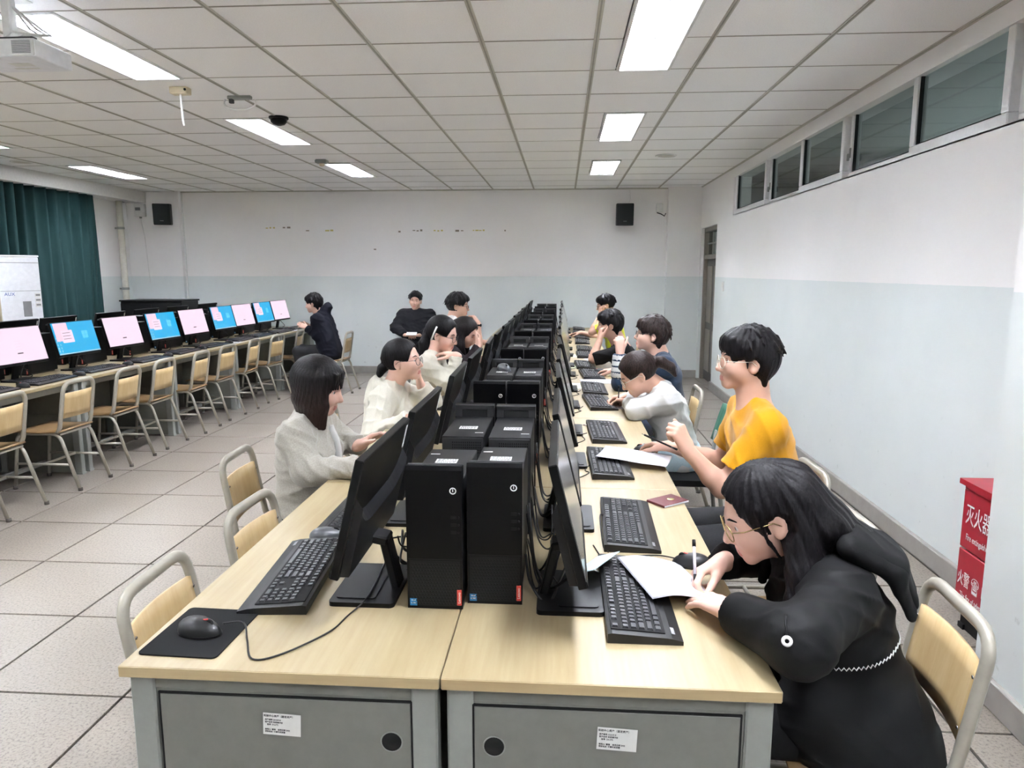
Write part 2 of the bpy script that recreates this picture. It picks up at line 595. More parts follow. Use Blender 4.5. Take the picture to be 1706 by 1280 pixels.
def fillet(pts, rad, n=4):
    """polyline with rounded corners"""
    P = [Vector(p) for p in pts]
    out = [P[0]]
    for i in range(1, len(P) - 1):
        a, b, c = P[i - 1], P[i], P[i + 1]
        d1 = (a - b); d2 = (c - b)
        r = min(rad, d1.length * 0.48, d2.length * 0.48)
        p1 = b + d1.normalized() * r; p2 = b + d2.normalized() * r
        for k in range(n + 1):
            t = k / n
            out.append(p1 * (1 - t) ** 2 + b * 2 * t * (1 - t) + p2 * t * t)
    out.append(P[-1])
    return out

ORD = ['first', 'second', 'third', 'fourth', 'fifth', 'sixth', 'seventh', 'eighth', 'ninth', 'tenth',
       'eleventh', 'twelfth', 'thirteenth', 'fourteenth', 'fifteenth', 'sixteenth']

# ================================================================== THE ROOM
# floor: raised-access tiles, each its own piece
fl = struct('floor', MB().box(((X_L + X_R) / 2, (Y_F + Y_B) / 2, -0.035), (X_R - X_L + 0.6, Y_B - Y_F + 0.6, 0.05)), M['grout'],
            'speckled pale grey square floor tiles with dark joints', 'floor')
tile_me = MB().box((0, 0, -0.006), (0.5895, 0.5895, 0.012), bev=0.0012).mesh('floor_tile', M['floor'])
FX0, FY0 = -3.4277, 2.383
random.seed(3)
for i in range(-3, 10):
    for j in range(-2, 15):
        x, y = FX0 + 0.6 * (i + 0.5), FY0 + 0.6 * (j + 0.5)
        o = link('floor_tile', tile_me, fl, (x, y, random.uniform(-0.0006, 0.0)))
        o.rotation_euler = (random.uniform(-4e-4, 4e-4), random.uniform(-4e-4, 4e-4), 0)
# the rest of the floor, out of sight or far under the back tables
rest = MB()
for i in range(-6, 10):
    for j in range(-10, 15):
        if -3 <= i < 10 and -2 <= j < 15: continue
        x, y = FX0 + 0.6 * (i + 0.5), FY0 + 0.6 * (j + 0.5)
        if X_L - 0.3 < x < X_R + 0.3 and Y_F - 0.3 < y < Y_B + 0.3:
            rest.box((x, y, -0.006), (0.5945, 0.5945, 0.012))
o = part('floor_tiles_outlying', rest, M['floor'], fl); o['kind'] = 'stuff'

# ceiling
ce = struct('ceiling', MB().box(((X_L + X_R) / 2, (Y_F + Y_B) / 2, CEIL + 0.16), (X_R - X_L + 0.6, Y_B - Y_F + 0.6, 0.05)), M['ceilback'],
            'suspended ceiling of off-white square tiles in a metal grid', 'ceiling')
CX0, CSX, CY0, CSY = -1.058, 0.61, 3.475, 0.60
LAMPS = [(0.47, y) for y in (-0.72, 1.68, 4.08, 6.48, 8.93)] + [(-2.58, y) for y in (-0.72, 1.68, 4.08, 6.48, 8.93)] + \
        [(-5.62, y) for y in (-0.72, 1.68, 4.08, 6.48, 8.88)]
def is_lamp(x, y):
    return any(abs(x - a) < 0.25 and abs(y - b) < 0.55 for a, b in LAMPS)
ct_me = MB().box((0, 0, 0.008), (CSX - 0.012, CSY - 0.010, 0.016), bev=0.001).mesh('ceiling_tile', M['ceil'])
fill_me = MB().box((0, 0, 0.008), (0.135, CSY - 0.010, 0.016), bev=0.001).mesh('ceiling_tile', M['ceil'])
rest = MB()
random.seed(5)
for i in range(-10, 6):
    for j in range(-12, 14):
        x, y = CX0 + CSX * (i + 0.5), CY0 + CSY * (j + 0.5)
        if x < X_L - 0.2 or x > X_R + 0.2 or y > Y_B + 0.2 or y < Y_F: continue
        near = j < -1
        w = CSX - 0.012
        x0, x1 = x - w / 2, min(x + w / 2, X_R - 0.002)
        if is_lamp(x, y):
            for s in (-1, 1):
                if near: rest.box((x + s * 0.232, y, CEIL + 0.008), (0.135, CSY - 0.01, 0.016))
                else: link('ceiling_tile', fill_me, ce, (x + s * 0.232, y, CEIL))
            continue
        if near:
            rest.box(((x0 + x1) / 2, y, CEIL + 0.008), (x1 - x0, CSY - 0.01, 0.016))
        else:
            o = link('ceiling_tile', ct_me, ce, ((x0 + x1) / 2, y, CEIL + random.uniform(0, 0.0015)))
            o.scale = ((x1 - x0) / w, 1, 1)
o = part('ceiling_tiles_outlying', rest, M['ceil'], ce); o['kind'] = 'stuff'
for i in range(-10, 7):
    x = CX0 + CSX * i
    if X_L - 0.05 < x < X_R:
        b = MB()
        b.box((x, (Y_F + Y_B) / 2, CEIL + 0.002), (0.028, Y_B - Y_F, 0.010), bev=0.002)
        b.box((x, (Y_F + Y_B) / 2, CEIL - 0.0035), (0.008, Y_B - Y_F, 0.003), 1)
        part('ceiling_rail', b, [M['rail'], M['rail_cross']], ce)
for j in range(-11, 14):
    y = CY0 + CSY * j
    if Y_F < y < Y_B:
        part('ceiling_rail', MB().box(((X_L + X_R) / 2, y, CEIL + 0.003), (X_R - X_L, 0.011, 0.007)), M['rail_cross'], ce)

# walls
WT = 0.2
struct('wall_back', MB().box(((X_L + X_R) / 2, Y_B + WT / 2, CEIL / 2 + 0.03), (X_R - X_L + 0.6, WT, CEIL + 0.06)), M['wall'],
       'long back wall, white above and pale grey-green below', 'wall')
struct('wall_front', MB().box(((X_L + X_R) / 2, Y_F - WT / 2, CEIL / 2 + 0.03), (X_R - X_L + 0.6, WT, CEIL + 0.06)), M['wall'],
       'wall behind the photographer, white above and grey-green below', 'wall')
struct('wall_left', MB().box((X_L - WT / 2, (Y_F + Y_B) / 2, CEIL / 2 + 0.03), (WT, Y_B - Y_F, CEIL + 0.06)), M['wall'],
       'left wall behind the teal curtain', 'wall')
W0, W1 = 2.4, 8.93          # window strip in Y
WZ0, WZ1 = 2.235, 2.672
D0, D1, DZ = 9.80, 10.86, 2.19
b = MB()
xr = X_R + WT / 2
def wallbox(y0, y1, z0, z1):
    b.box((xr, (y0 + y1) / 2, (z0 + z1) / 2), (WT, y1 - y0, z1 - z0))
wallbox(Y_F, D0, 0, WZ0)
wallbox(Y_F, W0, WZ0, CEIL + 0.06)
wallbox(W0, W1, WZ1, CEIL + 0.06)
wallbox(W1, D0, WZ0, CEIL + 0.06)
wallbox(D0, D1, DZ, CEIL + 0.06)
wallbox(D1, Y_B + 0.05, 0, CEIL + 0.06)
struct('wall_right', b, M['wall'], 'bright right wall with the strip of high windows and the door', 'wall')
struct('wall_pier', MB().box((1.79, 1.15, CEIL / 2), (0.42, 3.05, CEIL)), M['wall'],
       'projecting wall pier at the right edge, in front of the red fire box', 'wall')
struct('wall_corner_pier', MB().box((1.76, Y_B - 0.06, CEIL / 2), (0.48, 0.12, CEIL)), M['wall'],
       'shallow pier in the back right corner beside the door', 'wall')
struct('wall_left_pier', MB().box((-6.30, Y_B - 0.05, CEIL / 2), (0.84, 0.10, CEIL)), M['wall'],
       'shallow pier in the back left corner carrying the router box', 'wall')
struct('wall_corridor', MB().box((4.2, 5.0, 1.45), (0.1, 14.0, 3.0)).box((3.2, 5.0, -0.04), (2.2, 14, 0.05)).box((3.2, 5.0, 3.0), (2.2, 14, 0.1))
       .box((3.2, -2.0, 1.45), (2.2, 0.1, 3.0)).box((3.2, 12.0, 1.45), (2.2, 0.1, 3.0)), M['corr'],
       'corridor seen dimly through the high windows', 'wall')
tag(link('corridor_fill', MB().box((4.10, 5.5, 2.2), (0.05, 7.0, 0.10), bev=0.01).mesh('corridor_fill', emit('corridor_fill_glow', (0.9, 1.0, 1.0, 1), 3.6))), 'added fill light strip, out of view in the corridor behind the high windows', 'fill light')  # added glowing strip, unseen, brightens the corridor behind the window panes
# skirting, in lengths
def skirting(name, c, s, label):
    struct(name, MB().box(c, s, bev=0.004), M['skirt'], label, 'baseboard')
skirting('baseboard_back', ((X_L + 1.52) / 2, Y_B - 0.012, 0.055), (1.52 - X_L, 0.024, 0.11), 'grey tiled skirting along the back wall')
skirting('baseboard_right', (X_R - 0.014, (2.68 + D0) / 2, 0.055), (0.028, D0 - 2.68, 0.11), 'grey tiled skirting along the right wall up to the door')
skirting('baseboard_pier', (1.58 - 0.012, 1.15, 0.055), (0.024, 3.05, 0.11), 'grey tiled skirting on the pier at the right edge')
skirting('baseboard_corner', (1.76, Y_B - 0.132, 0.055), (0.48, 0.024, 0.11), 'grey tiled skirting on the back right corner pier')
# cornice strip under the ceiling on the right wall
struct('trim_1', MB().box((X_R - 0.006, (2.68 + Y_B) / 2, CEIL - 0.005), (0.012, Y_B - 2.68, 0.010)), M['rail'],
       'thin metal edge strip where the ceiling meets the right wall', 'trim')
struct('trim_2', MB().box(((X_L + X_R) / 2, Y_B - 0.012, CEIL - 0.008), (X_R - X_L, 0.024, 0.016)), M['rail'],
       'thin metal edge strip where the ceiling meets the back wall', 'trim')
struct('trim_3', MB().box((X_L + 0.16, 5.0, 2.70), (0.32, 12.0, 0.17)), M['beam'],
       'white pelmet boxing above the teal curtain', 'trim')

# windows: a strip of sashes high on the right wall
edges = [8.90, 7.60, 6.57, 5.56, 4.56, 3.58, 2.55]
for n in range(6):
    y1, y0 = edges[n], edges[n + 1]
    proud = (n % 2 == 0)                     # opening sash stands proud of the fixed one
    xw = X_R + (0.012 if proud else 0.045)
    lab = ['high window nearest the door, small white opening sash', 'second high window from the door, fixed pane',
           'third high window from the door, white opening sash', 'fourth high window from the door, fixed pane with latch',
           'largest high window in view, white opening sash at the upper right', 'high window just beyond the right edge of the view'][n]
    w = thing('window_%d' % (n + 1), lab, 'window', (xw, (y0 + y1) / 2, (WZ0 + WZ1) / 2 + 0.02), 0, None, 'structure')
    hy, hz = (y1 - y0) / 2 - 0.012, (WZ1 - WZ0) / 2 + 0.02
    fw = 0.058 if proud else 0.042
    f = MB()
    f.box((0.03, 0, -hz + fw / 2), (0.06, 2 * hy, fw), bev=0.006)
    f.box((0.03, 0, hz - 0.012), (0.06, 2 * hy, 0.024), bev=0.004)
    f.box((0.03, -hy + fw / 2, (fw - 0.024) / 2), (0.0585, fw, 2 * hz - fw - 0.024), bev=0.004)
    f.box((0.03, hy - fw / 2, (fw - 0.024) / 2), (0.0585, fw, 2 * hz - fw - 0.024), bev=0.004)
    part('window_frame', f, M['pvc'], w)
    part('gasket', MB().box((0.022, 0, -hz + fw + 0.004), (0.02, 2 * hy - 2 * fw, 0.008)).box((0.022, -hy + fw + 0.004, 0), (0.02, 0.008, 2 * hz - 0.05))
         .box((0.022, hy - fw - 0.004, 0), (0.02, 0.008, 2 * hz - 0.05)), M['dark'], w)
    part('pane', MB().box((0.03, 0, 0.01), (0.006, 2 * hy - 2 * fw, 2 * hz - fw - 0.02)), M['pane'], w)
    m = MB().box((0.04, hy + 0.012, 0), (0.05, 0.026, 2 * hz), bev=0.003)
    part('mullion', m, M['pvc'], w)
    if not proud and n < 5:
        part('latch', MB().box((0.002, hy - 0.02, -0.06), (0.02, 0.02, 0.07), bev=0.004).box((-0.014, hy - 0.02, -0.09), (0.02, 0.014, 0.05), bev=0.004), M['grey_steel'], w)
struct('trim_4', MB().box((X_R + 0.08, (W0 + W1) / 2, WZ0 - 0.004), (0.16, W1 - W0, 0.01)), M['pvc'], 'narrow white sill under the high windows', 'trim')

# door at the far end of the right wall
dr = thing('door_1', 'narrow brown-grey door with a transom light at the far end of the right wall', 'door', (X_R + 0.10, (D0 + D1) / 2, 0), 0, None, 'structure')
hw = (D1 - D0) / 2
f = MB()
f.box((0, -hw + 0.03, DZ / 2), (0.12, 0.06, DZ), bev=0.005); f.box((0, hw - 0.03, DZ / 2), (0.12, 0.06, DZ), bev=0.005)
f.box((0, 0, DZ - 0.03), (0.116, 2 * hw - 0.12, 0.06), bev=0.004); f.box((0, 0, 1.78), (0.116, 2 * hw - 0.12, 0.06), bev=0.004)
part('door_frame', f, M['door'], dr)
part('door_leaf', MB().box((0.01, 0, 0.88), (0.045, 2 * hw - 0.12, 1.74), bev=0.004), M['door_dark'], dr)
for (yy, ww) in ((-0.24, 0.34), (0.24, 0.34)):
    part('door_panel', MB().box((-0.016, yy, 1.25), (0.012, ww, 0.8), bev=0.004).box((-0.016, yy, 0.45), (0.012, ww, 0.6), bev=0.004), M['door'], dr)
part('door_handle', MB().box((-0.03, -0.38, 0.98), (0.03, 0.03, 0.14), bev=0.006).tube([(-0.03, -0.38, 1.0), (-0.06, -0.38, 1.0), (-0.06, -0.28, 1.0)], 0.009), M['chrome'], dr)
part('transom_pane', MB().box((0, 0, 1.97), (0.006, 2 * hw - 0.12, 0.32)), M['pane'], dr)
part('transom_bars', MB().box((-0.01, 0, 1.97), (0.02, 2 * hw - 0.14, 0.018)).box((-0.01, 0.12, 1.97), (0.02, 0.018, 0.3)).box((-0.01, -0.2, 1.97), (0.02, 0.018, 0.3)), M['grey_steel'], dr)

# ------------------------------------------------------------------ ceiling lamps
def lamp_proto():
    t = thing('ceiling_lamp', 'x', 'ceiling light', (0, 0, CEIL))
    f = MB()
    for s in (-1, 1):
        f.box((s * 0.152, 0, -0.002), (0.020, 1.19, 0.014), bev=0.003)
        f.box((0, s * 0.59, -0.002), (0.30, 0.016, 0.014), bev=0.003)
    for s in (-1, 1):
        f.box((s * 0.146, 0, 0.050), (0.006, 1.18, 0.100)); f.box((0, s * 0.588, 0.050), (0.29, 0.006, 0.100))
    f.box((0, 0, 0.106), (0.30, 1.18, 0.01))
    part('lamp_frame', f, M['lamp_frame'], t)
    for s in (-1, 1):
        part('diffuser', MB().box((s * 0.072, 0, 0.092), (0.136, 1.168, 0.012)), M['lamp'], t)
    part('divider', MB().box((0, 0, 0.044), (0.005, 1.17, 0.084)), M['lamp_div'], t)
    bl = MB().box((0, 0, 0.036), (0.284, 0.003, 0.070)).mesh('louvre_blade', M['lamp_div'])
    for k in range(9):
        link('louvre_blade', bl, t, (0, -0.52 + 0.13 * k, 0))
    return t
LL = {0.47: 'right', -2.58: 'middle', -5.62: 'left'}
first = True
for (x, y) in LAMPS:
    row = LL[x]
    pos = {-0.72: 'far behind the photographer', 1.68: 'above the photographer'}.get(y)
    if pos is None:
        pos = {4.08: 'nearest in view', 6.48: 'second from the front', 8.93: 'farthest, close to the back wall', 8.88: 'farthest, close to the back wall'}[y]
    lab = 'twin-tube recessed ceiling light in the %s row of lights, %s' % (row, pos)
    if first:
        LP = lamp_proto(); LP.location = (x, y, CEIL); LP['label'] = lab; LP['group'] = 'recessed ceiling lights'; first = False
    else:
        dup(LP, (x, y, CEIL), 0, lab, 'recessed ceiling lights')
# a small green corner bulb stub on the nearest light of the middle row

# ================================================================== DESKS
DL, DW = 1.345, 0.688
def desk_proto():
    """one desk unit; its user sits on the +X side, the seam to its twin is on the -X side"""
    t = thing('desk', 'x', 'desk')
    part('tabletop', MB().box((0, 0, 0.738), (DW - 0.003, DL - 0.003, 0.0245), bev=0.0022), M['birch'], t)
    hx = DW / 2
    for s in (-1, 1):
        ed = MB().box((0, s * (DL / 2 - 0.0012), 0.738), (DW - 0.008, 0.0012, 0.0225))
        part('edge_band', ed, M['birch_edge'], t)
    for s in (-1, 1):
        y = s * (DL / 2 - 0.045)
        b = MB().box((0.0, y, 0.365), (DW - 0.13, 0.03, 0.71), bev=0.002)
        b.box((0.0, y, 0.706), (DW - 0.06, 0.034, 0.038), bev=0.002)
        b.box((0.0, y, 0.245), (DW - 0.13, 0.034, 0.46), bev=0.002)
        p = part('end_panel', b, M['grey_panel'], t)
        hb = MB().box((-0.004, s * (DL / 2 - 0.0275), 0.584), (0.545, 0.006, 0.186), bev=0.0015)
        hatch = part('hatch', hb, M['grey_panel'], p)
        gy = s * (DL / 2 - 0.0278)
        part('hatch_groove', MB().box((-0.004, gy, 0.679), (0.553, 0.0052, 0.004)).box((-0.004, gy, 0.489), (0.553, 0.0052, 0.004))
             .box((-0.2785, gy, 0.584), (0.004, 0.0052, 0.19)).box((0.2705, gy, 0.584), (0.004, 0.0052, 0.19)), M['dark'], p)
        part('cable_hole', MB().lathe([(0.0215, 0), (0.0215, 0.0008)], (-0.235, s * (DL / 2 - 0.0245), 0.588), 24, 0,
                                     Matrix.Rotation(s * -PI / 2, 3, 'X')), M['dark'], p)
        part('cable_hole_rim', MB().tube([(-0.235 + 0.0225 * math.cos(a), s * (DL / 2 - 0.0242), 0.588 + 0.0225 * math.sin(a)) for a in [i * PI / 12 for i in range(24)]],
                                         0.0016, 6, closed=True), M['grey_steel'], p)
    for sx in (-1, 1):
        for sy in (-1, 1):
            part('leg', MB().box((sx * (DW / 2 - 0.038), sy * (DL / 2 - 0.046), 0.3625), (0.055, 0.045, 0.725), bev=0.004)
                 .box((sx * (DW / 2 - 0.038), sy * (DL / 2 - 0.046), 0.008), (0.06, 0.05, 0.016)), M['pale_steel'], t)
    part('apron', MB().box((DW / 2 - 0.05, 0, 0.70), (0.02, DL - 0.13, 0.05), bev=0.002), M['grey_steel'], t)
    part('modesty_panel', MB().box((-DW / 2 + 0.06, 0, 0.44), (0.018, DL - 0.13, 0.5), bev=0.002), M['grey_panel'], t)
    part('cross_rail', MB().box((0.05, 0, 0.10), (0.03, DL - 0.13, 0.03), bev=0.002), M['grey_steel'], t)
    return t

SEAM, Y0 = -0.243, 1.35
ROWS = {'center': (SEAM, Y0), 'left': (-4.42, 1.27)}
DP = None
for row, (sx, y0) in ROWS.items():
    for k in range(7):
        if row == 'left' and k < 1: continue
        for side in (1, -1):
            sn = 'right' if side > 0 else 'left'
            lab = '%s birch-topped grey desk from the near end, %s half of the %s row' % (ORD[k], sn, row)
            loc = (sx + side * DW / 2, y0 + DL * (k + 0.5), 0)
            rz = 0 if side > 0 else PI
            if DP is None:
                DP = desk_proto(); DP.location = loc; DP['label'] = lab; DP['group'] = 'desks in two double rows'
            else:
                dup(DP, loc, rz, lab, 'desks in two double rows')

# property stickers on the two end hatches facing the camera
def desk_sticker(x, lab):
    t = thing('property_sticker', lab, 'sticker', (x, 1.3722, 0.618), 0)
    w, h = 0.082, 0.050
    part('sticker_sheet', MB().box((0, -0.0003, 0), (w, 0.0006, h)), M['sticker'], t)
    lettering('实验中心资产（固定资产）', 0.0056, M['black_ink'], t, (-0.006, -0.0008, 0.0185), FACE_NY)
    lettering('资产编号 20220918\n资产名称 实验操作台\n    型号  DA-072', 0.0042, M['black_ink'], t, (-0.037, -0.0008, 0.004), FACE_NY, 'LEFT', spacing=1.35)
    lettering('使用人  管理    启用日期 2022\n存放地点  计算机实验室', 0.0042, M['black_ink'], t, (-0.037, -0.0008, -0.0155), FACE_NY, 'LEFT', spacing=1.25)
    t.rotation_euler = (0, math.radians(2.5), 0)
desk_sticker(-0.588, 'white property sticker on the grey end panel of the left front desk')
desk_sticker(0.121, 'white property sticker on the grey end panel of the right front desk')

# ================================================================== CHAIRS
def chair_proto(tube, name='school_chair', far=False):
    """sitter faces +X; back rest on the -X side"""
    t = thing(name, 'x', 'chair')
    r = 0.0125
    bx = lambda z: -0.165 - max(0, z - 0.44) * 0.17       # back leans
    pts = [(bx(0.43) + 0.02, -0.17, 0.425), (bx(0.46), -0.17, 0.46), (bx(0.79), -0.165, 0.785), (bx(0.79), 0.165, 0.785), (bx(0.46), 0.17, 0.46), (bx(0.43) + 0.02, 0.17, 0.425)]
    part('back_frame', MB().tube(fillet(pts, 0.075, 5), r * 1.36, 10, flat=0.80), tube, t)
    def bp(u, v):
        y = (u - 0.5) * 0.325
        z = 0.525 + v * 0.185
        return (bx(z) - 0.010 - 0.018 * (1 - (2 * u - 1) ** 2) + 0.010, y, z)
    g = MB().grid(bp, 10, 4, thick=(0.009, 0, 0))
    rest = part('backrest', g, M['ply'], t)
    for yy in (-0.15, 0.15):
        for zz in (0.555, 0.68):
            part('screw', MB().lathe([(0.005, 0), (0.004, 0.002)], (bx(zz) + 0.010, yy * 1.0, zz), 8, 0, Matrix.Rotation(PI / 2, 3, 'Y')), M['chrome'], rest)
    def sp(u, v):
        x = -0.175 + u * 0.36
        y = (v - 0.5) * 0.36
        return (x, y, 0.441 - 0.010 * math.sin(u * PI) + 0.004 * u * 0 - (0.012 * max(0, (u - 0.85) / 0.15) ** 2))
    part('seat', MB().grid(sp, 10, 4, thick=(0, 0, -0.012)), M['ply_seat'], t)
    for s in (-1, 1):
        y = s * 0.165
        leg = fillet([(0.215, y * 1.05, 0.0), (0.165, y, 0.415), (-0.155, y, 0.415), (-0.285, y * 1.06, 0.0)], 0.06, 4)
        lf = part('leg_frame', MB().tube(leg, r, 8), tube, t)
        part('foot_cap', MB().lathe([(0.0155, 0), (0.0155, 0.022)], (0.215, y * 1.05, 0.0), 10), M['foot'], lf)
        part('foot_cap', MB().lathe([(0.0155, 0), (0.0155, 0.022)], (-0.285, y * 1.06, 0.0), 10), M['foot'], lf)
        part('stretcher', MB().tube([(0.192, y * 1.03, 0.19), (-0.227, y * 1.03, 0.19)], r * 0.75, 8), tube, t)
    part('seat_rail', MB().tube([(-0.160, -0.165, 0.412), (-0.160, 0.165, 0.412)], r * 0.85, 8), tube, t)
    part('seat_rail', MB().tube([(0.150, -0.165, 0.412), (0.150, 0.165, 0.412)], r * 0.85, 8), tube, t)
    part('cross_bar', MB().tube([(-0.02, -0.17, 0.19), (-0.02, 0.17, 0.19)], r * 0.75, 8), tube, t)
    return t

CG1, CG2, CG3 = 'school chairs along the left row', 'chairs on the left side of the center row', 'chairs on the right side of the center row'
CH = None
def put_chair(x, y, head, label, group, rz_extra=0.0):
    """head: direction the sitter faces, degrees"""
    global CH
    rz = math.radians(head + rz_extra)
    if CH is None:
        CH = chair_proto(M['tube']); CH.location = (x, y, 0); CH.rotation_euler = (0, 0, rz); CH['label'] = label; CH['group'] = group
        return CH
    return dup(CH, (x, y, 0), rz, label, group)
random.seed(11)
# left row: chairs pushed in on the aisle side (sitter would face -X)
lys = [4.34, 5.01, 5.66, 6.24, 6.86, 7.51, 8.16, 8.82, 9.52]
lnames = ['nearest, cut by the left edge of the view', 'second from the near end', 'third from the near end', 'fourth from the near end', 'fifth from the near end',
          'sixth from the near end', 'seventh from the near end', 'eighth from the near end', 'farthest, beside the navy hoodie']
for i, y in enumerate(lys):
    put_chair(-3.79 + random.uniform(-0.02, 0.03), y, 180, 'plywood chair tucked under the left desks, ' + lnames[i], CG1, random.uniform(-6, 6))
for i in range(8):
    y = 4.6 + 0.67 * i
    put_chair(-5.05, y, 0, '%s chair on the far side of the left desks, seen between legs' % ORD[i], 'chairs on the far side of the left row', random.uniform(-6, 6))
# center row, left side (sitters face +X)
put_chair(-0.85, 1.75, 0, 'empty plywood chair at the near left corner of the center desks', CG2, 2)
put_chair(-0.85, 2.32, 0, 'empty plywood chair second from the near left end, half hidden by the desk', CG2, -3)
put_chair(-1.20, 3.00, 0, 'plywood chair pulled out behind the woman in the pale grey cardigan', CG2, 3)
put_chair(-1.17, 4.12, 0, 'chair under the woman in the cream hoodie', CG2)
put_chair(-1.05, 5.02, 0, 'chair under the woman with the white headband clip', CG2)
put_chair(-1.03, 6.10, 0, 'chair under the woman with long hair looking down', CG2)
put_chair(-1.16, 7.40, 0, 'chair under the man in white with a wristwatch', CG2)
# center row, right side (sitters face -X)
put_chair(0.735, 1.72, 180, 'plywood chair behind the woman in the black jacket, at the lower right', CG3, -4)
put_chair(0.73, 2.30, 180, 'empty white-framed chair hidden behind the woman in the black jacket', CG3, 4)
put_chair(0.80, 2.92, 180, 'chair under the man in the yellow T-shirt', CG3, 2)
put_chair(0.70, 4.92, 180, 'chair under the man in the navy jacket', CG3)
put_chair(0.70, 5.86, 180, 'chair under the man in black', CG3)
put_chair(0.72, 8.80, 180, 'chair under the man in the lime-yellow shirt', CG3)
put_chair(-3.02, 9.32, 180, 'pale chair under the man in the navy hoodie', 'chairs at the back')
put_chair(-2.13, 10.62, -90, 'chair under the man in the charcoal shirt by the back wall', 'chairs at the back')
# green plastic-backed chair of another make
gc = thing('green_chair', 'green-backed chair with a dark seat under the woman in the white shirt', 'chair', (0.68, 4.06, 0), math.radians(178))
part('backrest', MB().grid(lambda u, v: (-0.205 - 0.06 * v - 0.02 * (1 - (2 * u - 1) ** 2), (u - 0.5) * (0.36 - 0.05 * max(0, v - 0.7)), 0.60 + 0.215 * v), 10, 6, thick=(0.014, 0, 0)), M['green'], gc)
part('seat', MB().prism([(x * 1.0 - 0.0, y) for x, y in round_rect(0.40, 0.40, 0.06)], 0.415, 0.448), M['black'], gc)
for s in (-1, 1):
    part('leg', MB().tube(fillet([(-0.25, s * 0.15, 0.0), (-0.19, s * 0.15, 0.41), (-0.215, s * 0.13, 0.66)], 0.05), 0.012, 8), M['grey_steel'], gc)
    part('leg', MB().tube(fillet([(0.19, s * 0.16, 0.0), (0.17, s * 0.155, 0.41), (-0.17, s * 0.15, 0.41)], 0.05), 0.012, 8), M['grey_steel'], gc)

# ================================================================== COMPUTERS
def monitor_proto(kind):
    """screen faces +X, origin at the middle of the foot on the desk"""
    t = thing('monitor', 'x', 'monitor')
    part('stand_base', MB().prism([(x, y) for x, y in round_rect(0.165, 0.245, 0.012)], 0.0, 0.012).prism([(x + 0.02, y) for x, y in round_rect(0.10, 0.20, 0.01)], 0.012, 0.0145), M['mon_frame'], t)
    nk = MB()
    nk.box((-0.052, 0, 0.070), (0.022, 0.058, 0.135), rot=Matrix.Rotation(math.radians(13), 3, 'Y'), bev=0.004)
    nk.box((-0.020, 0, 0.140), (0.058, 0.062, 0.024), rot=Matrix.Rotation(math.radians(-12), 3, 'Y'), bev=0.005)
    part('stand_neck', nk, M['mon_back'], t)
    R = Matrix.Rotation(math.radians(-14.0), 3, 'Y')
    c = Vector((0.0, 0, 0.268))
    def P(x, y, z): return R @ Vector((x, y, z)) + c
    W, H = 0.488, 0.292
    fr = MB().box(c + R @ Vector((-0.010, 0, 0)), (0.020, W, H), rot=R, bev=0.002)
    fm = part('housing', fr, M['mon_frame'], t)
    # rear shell: flat above, standing proud below a smile-shaped edge
    n = 16
    up = [((i / n - 0.5) * (W - 0.012), -0.005 + 0.062 * abs(2 * i / n - 1) ** 5) for i in range(n + 1)]
    lo = [((i / n - 0.5) * (W - 0.03), -H / 2 + 0.004) for i in range(n, -1, -1)]
    sh = MB()
    poly = up + lo
    m = len(poly)
    vs = [P(-0.0198, p[0], p[1]) for p in poly] + [P(-0.040, p[0] * 0.985, p[1] - (0.024 if i <= n else -0.004)) for i, p in enumerate(poly)]
    fs = [tuple(range(m, 2 * m))[::-1]] + [((i + 1) % m, i, i + m, (i + 1) % m + m) for i in range(m)]
    sh.add(vs, [f[::-1] for f in fs], 0, False)
    part('rear_shell', sh, M['mon_back'], t)
    part('chin_strip', MB().box(P(0.0012, 0, -H / 2 + 0.008), (0.003, W - 0.006, 0.014), rot=R, bev=0.001), M['mon_frame'], t)
    part('rear_sticker', MB().box(P(-0.0204, -0.226, 0.095), (0.0008, 0.014, 0.066), rot=R), M['sticker'], t)
    sw, sh_ = W - 0.014, H - 0.026
    cz = 0.006
    scr = {'pink': 'scr_pink', 'blue': 'scr_blue', 'dim': 'scr_dim', 'off': 'black_bezel'}[kind]
    s = part('screen', MB().box(P(0.0006, 0, cz), (0.0016, sw, sh_), rot=R), M[scr], t)
    E = R.to_euler()
    if kind == 'pink':
        part('text_line', MB().box(P(0.0017, -0.01, cz - 0.065), (0.0004, 0.052, 0.009), rot=R), M['scr_text'], s)
        for k in range(4):
            part('text_line', MB().box(P(0.0017, -0.01, cz + 0.03 - 0.022 * k), (0.0003, 0.05, 0.003), rot=R), M['scr_pink2'], s)
    if kind == 'blue':
        part('dialog_window', MB().box(P(0.0018, -0.145, cz + 0.055), (0.0006, 0.15, 0.150), rot=R), M['scr_pink2'], s)
        part('dialog_window', MB().box(P(0.0020, -0.095, cz + 0.015), (0.0006, 0.13, 0.105), rot=R), M['scr_pink'], s)
        for i in range(3):
            part('text_line', MB().box(P(0.0025, -0.10, cz + 0.045 - 0.025 * i), (0.0003, 0.085, 0.004), rot=R), M['scr_text'], s)
        for i in range(5):
            for j in range(2):
                part('desktop_icon', MB().box(P(0.0018, -0.225 + 0.03 * j, cz + 0.005 - 0.027 * i), (0.0004, 0.012, 0.012), rot=R), M['scr_icon'], s)
        for (dy, dz) in ((0.0, 0.0), (0.036, 0.0), (0.0, -0.034), (0.036, -0.034)):
            part('glowing_pane', MB().box(P(0.0018, 0.09 + dy, cz + 0.035 + dz), (0.0004, 0.032, 0.030), rot=R), M['scr_glow'], s)
        part('task_bar', MB().box(P(0.0018, 0, cz - sh_ / 2 + 0.005), (0.0004, sw, 0.009), rot=R), M['scr_icon'], s)
    return t

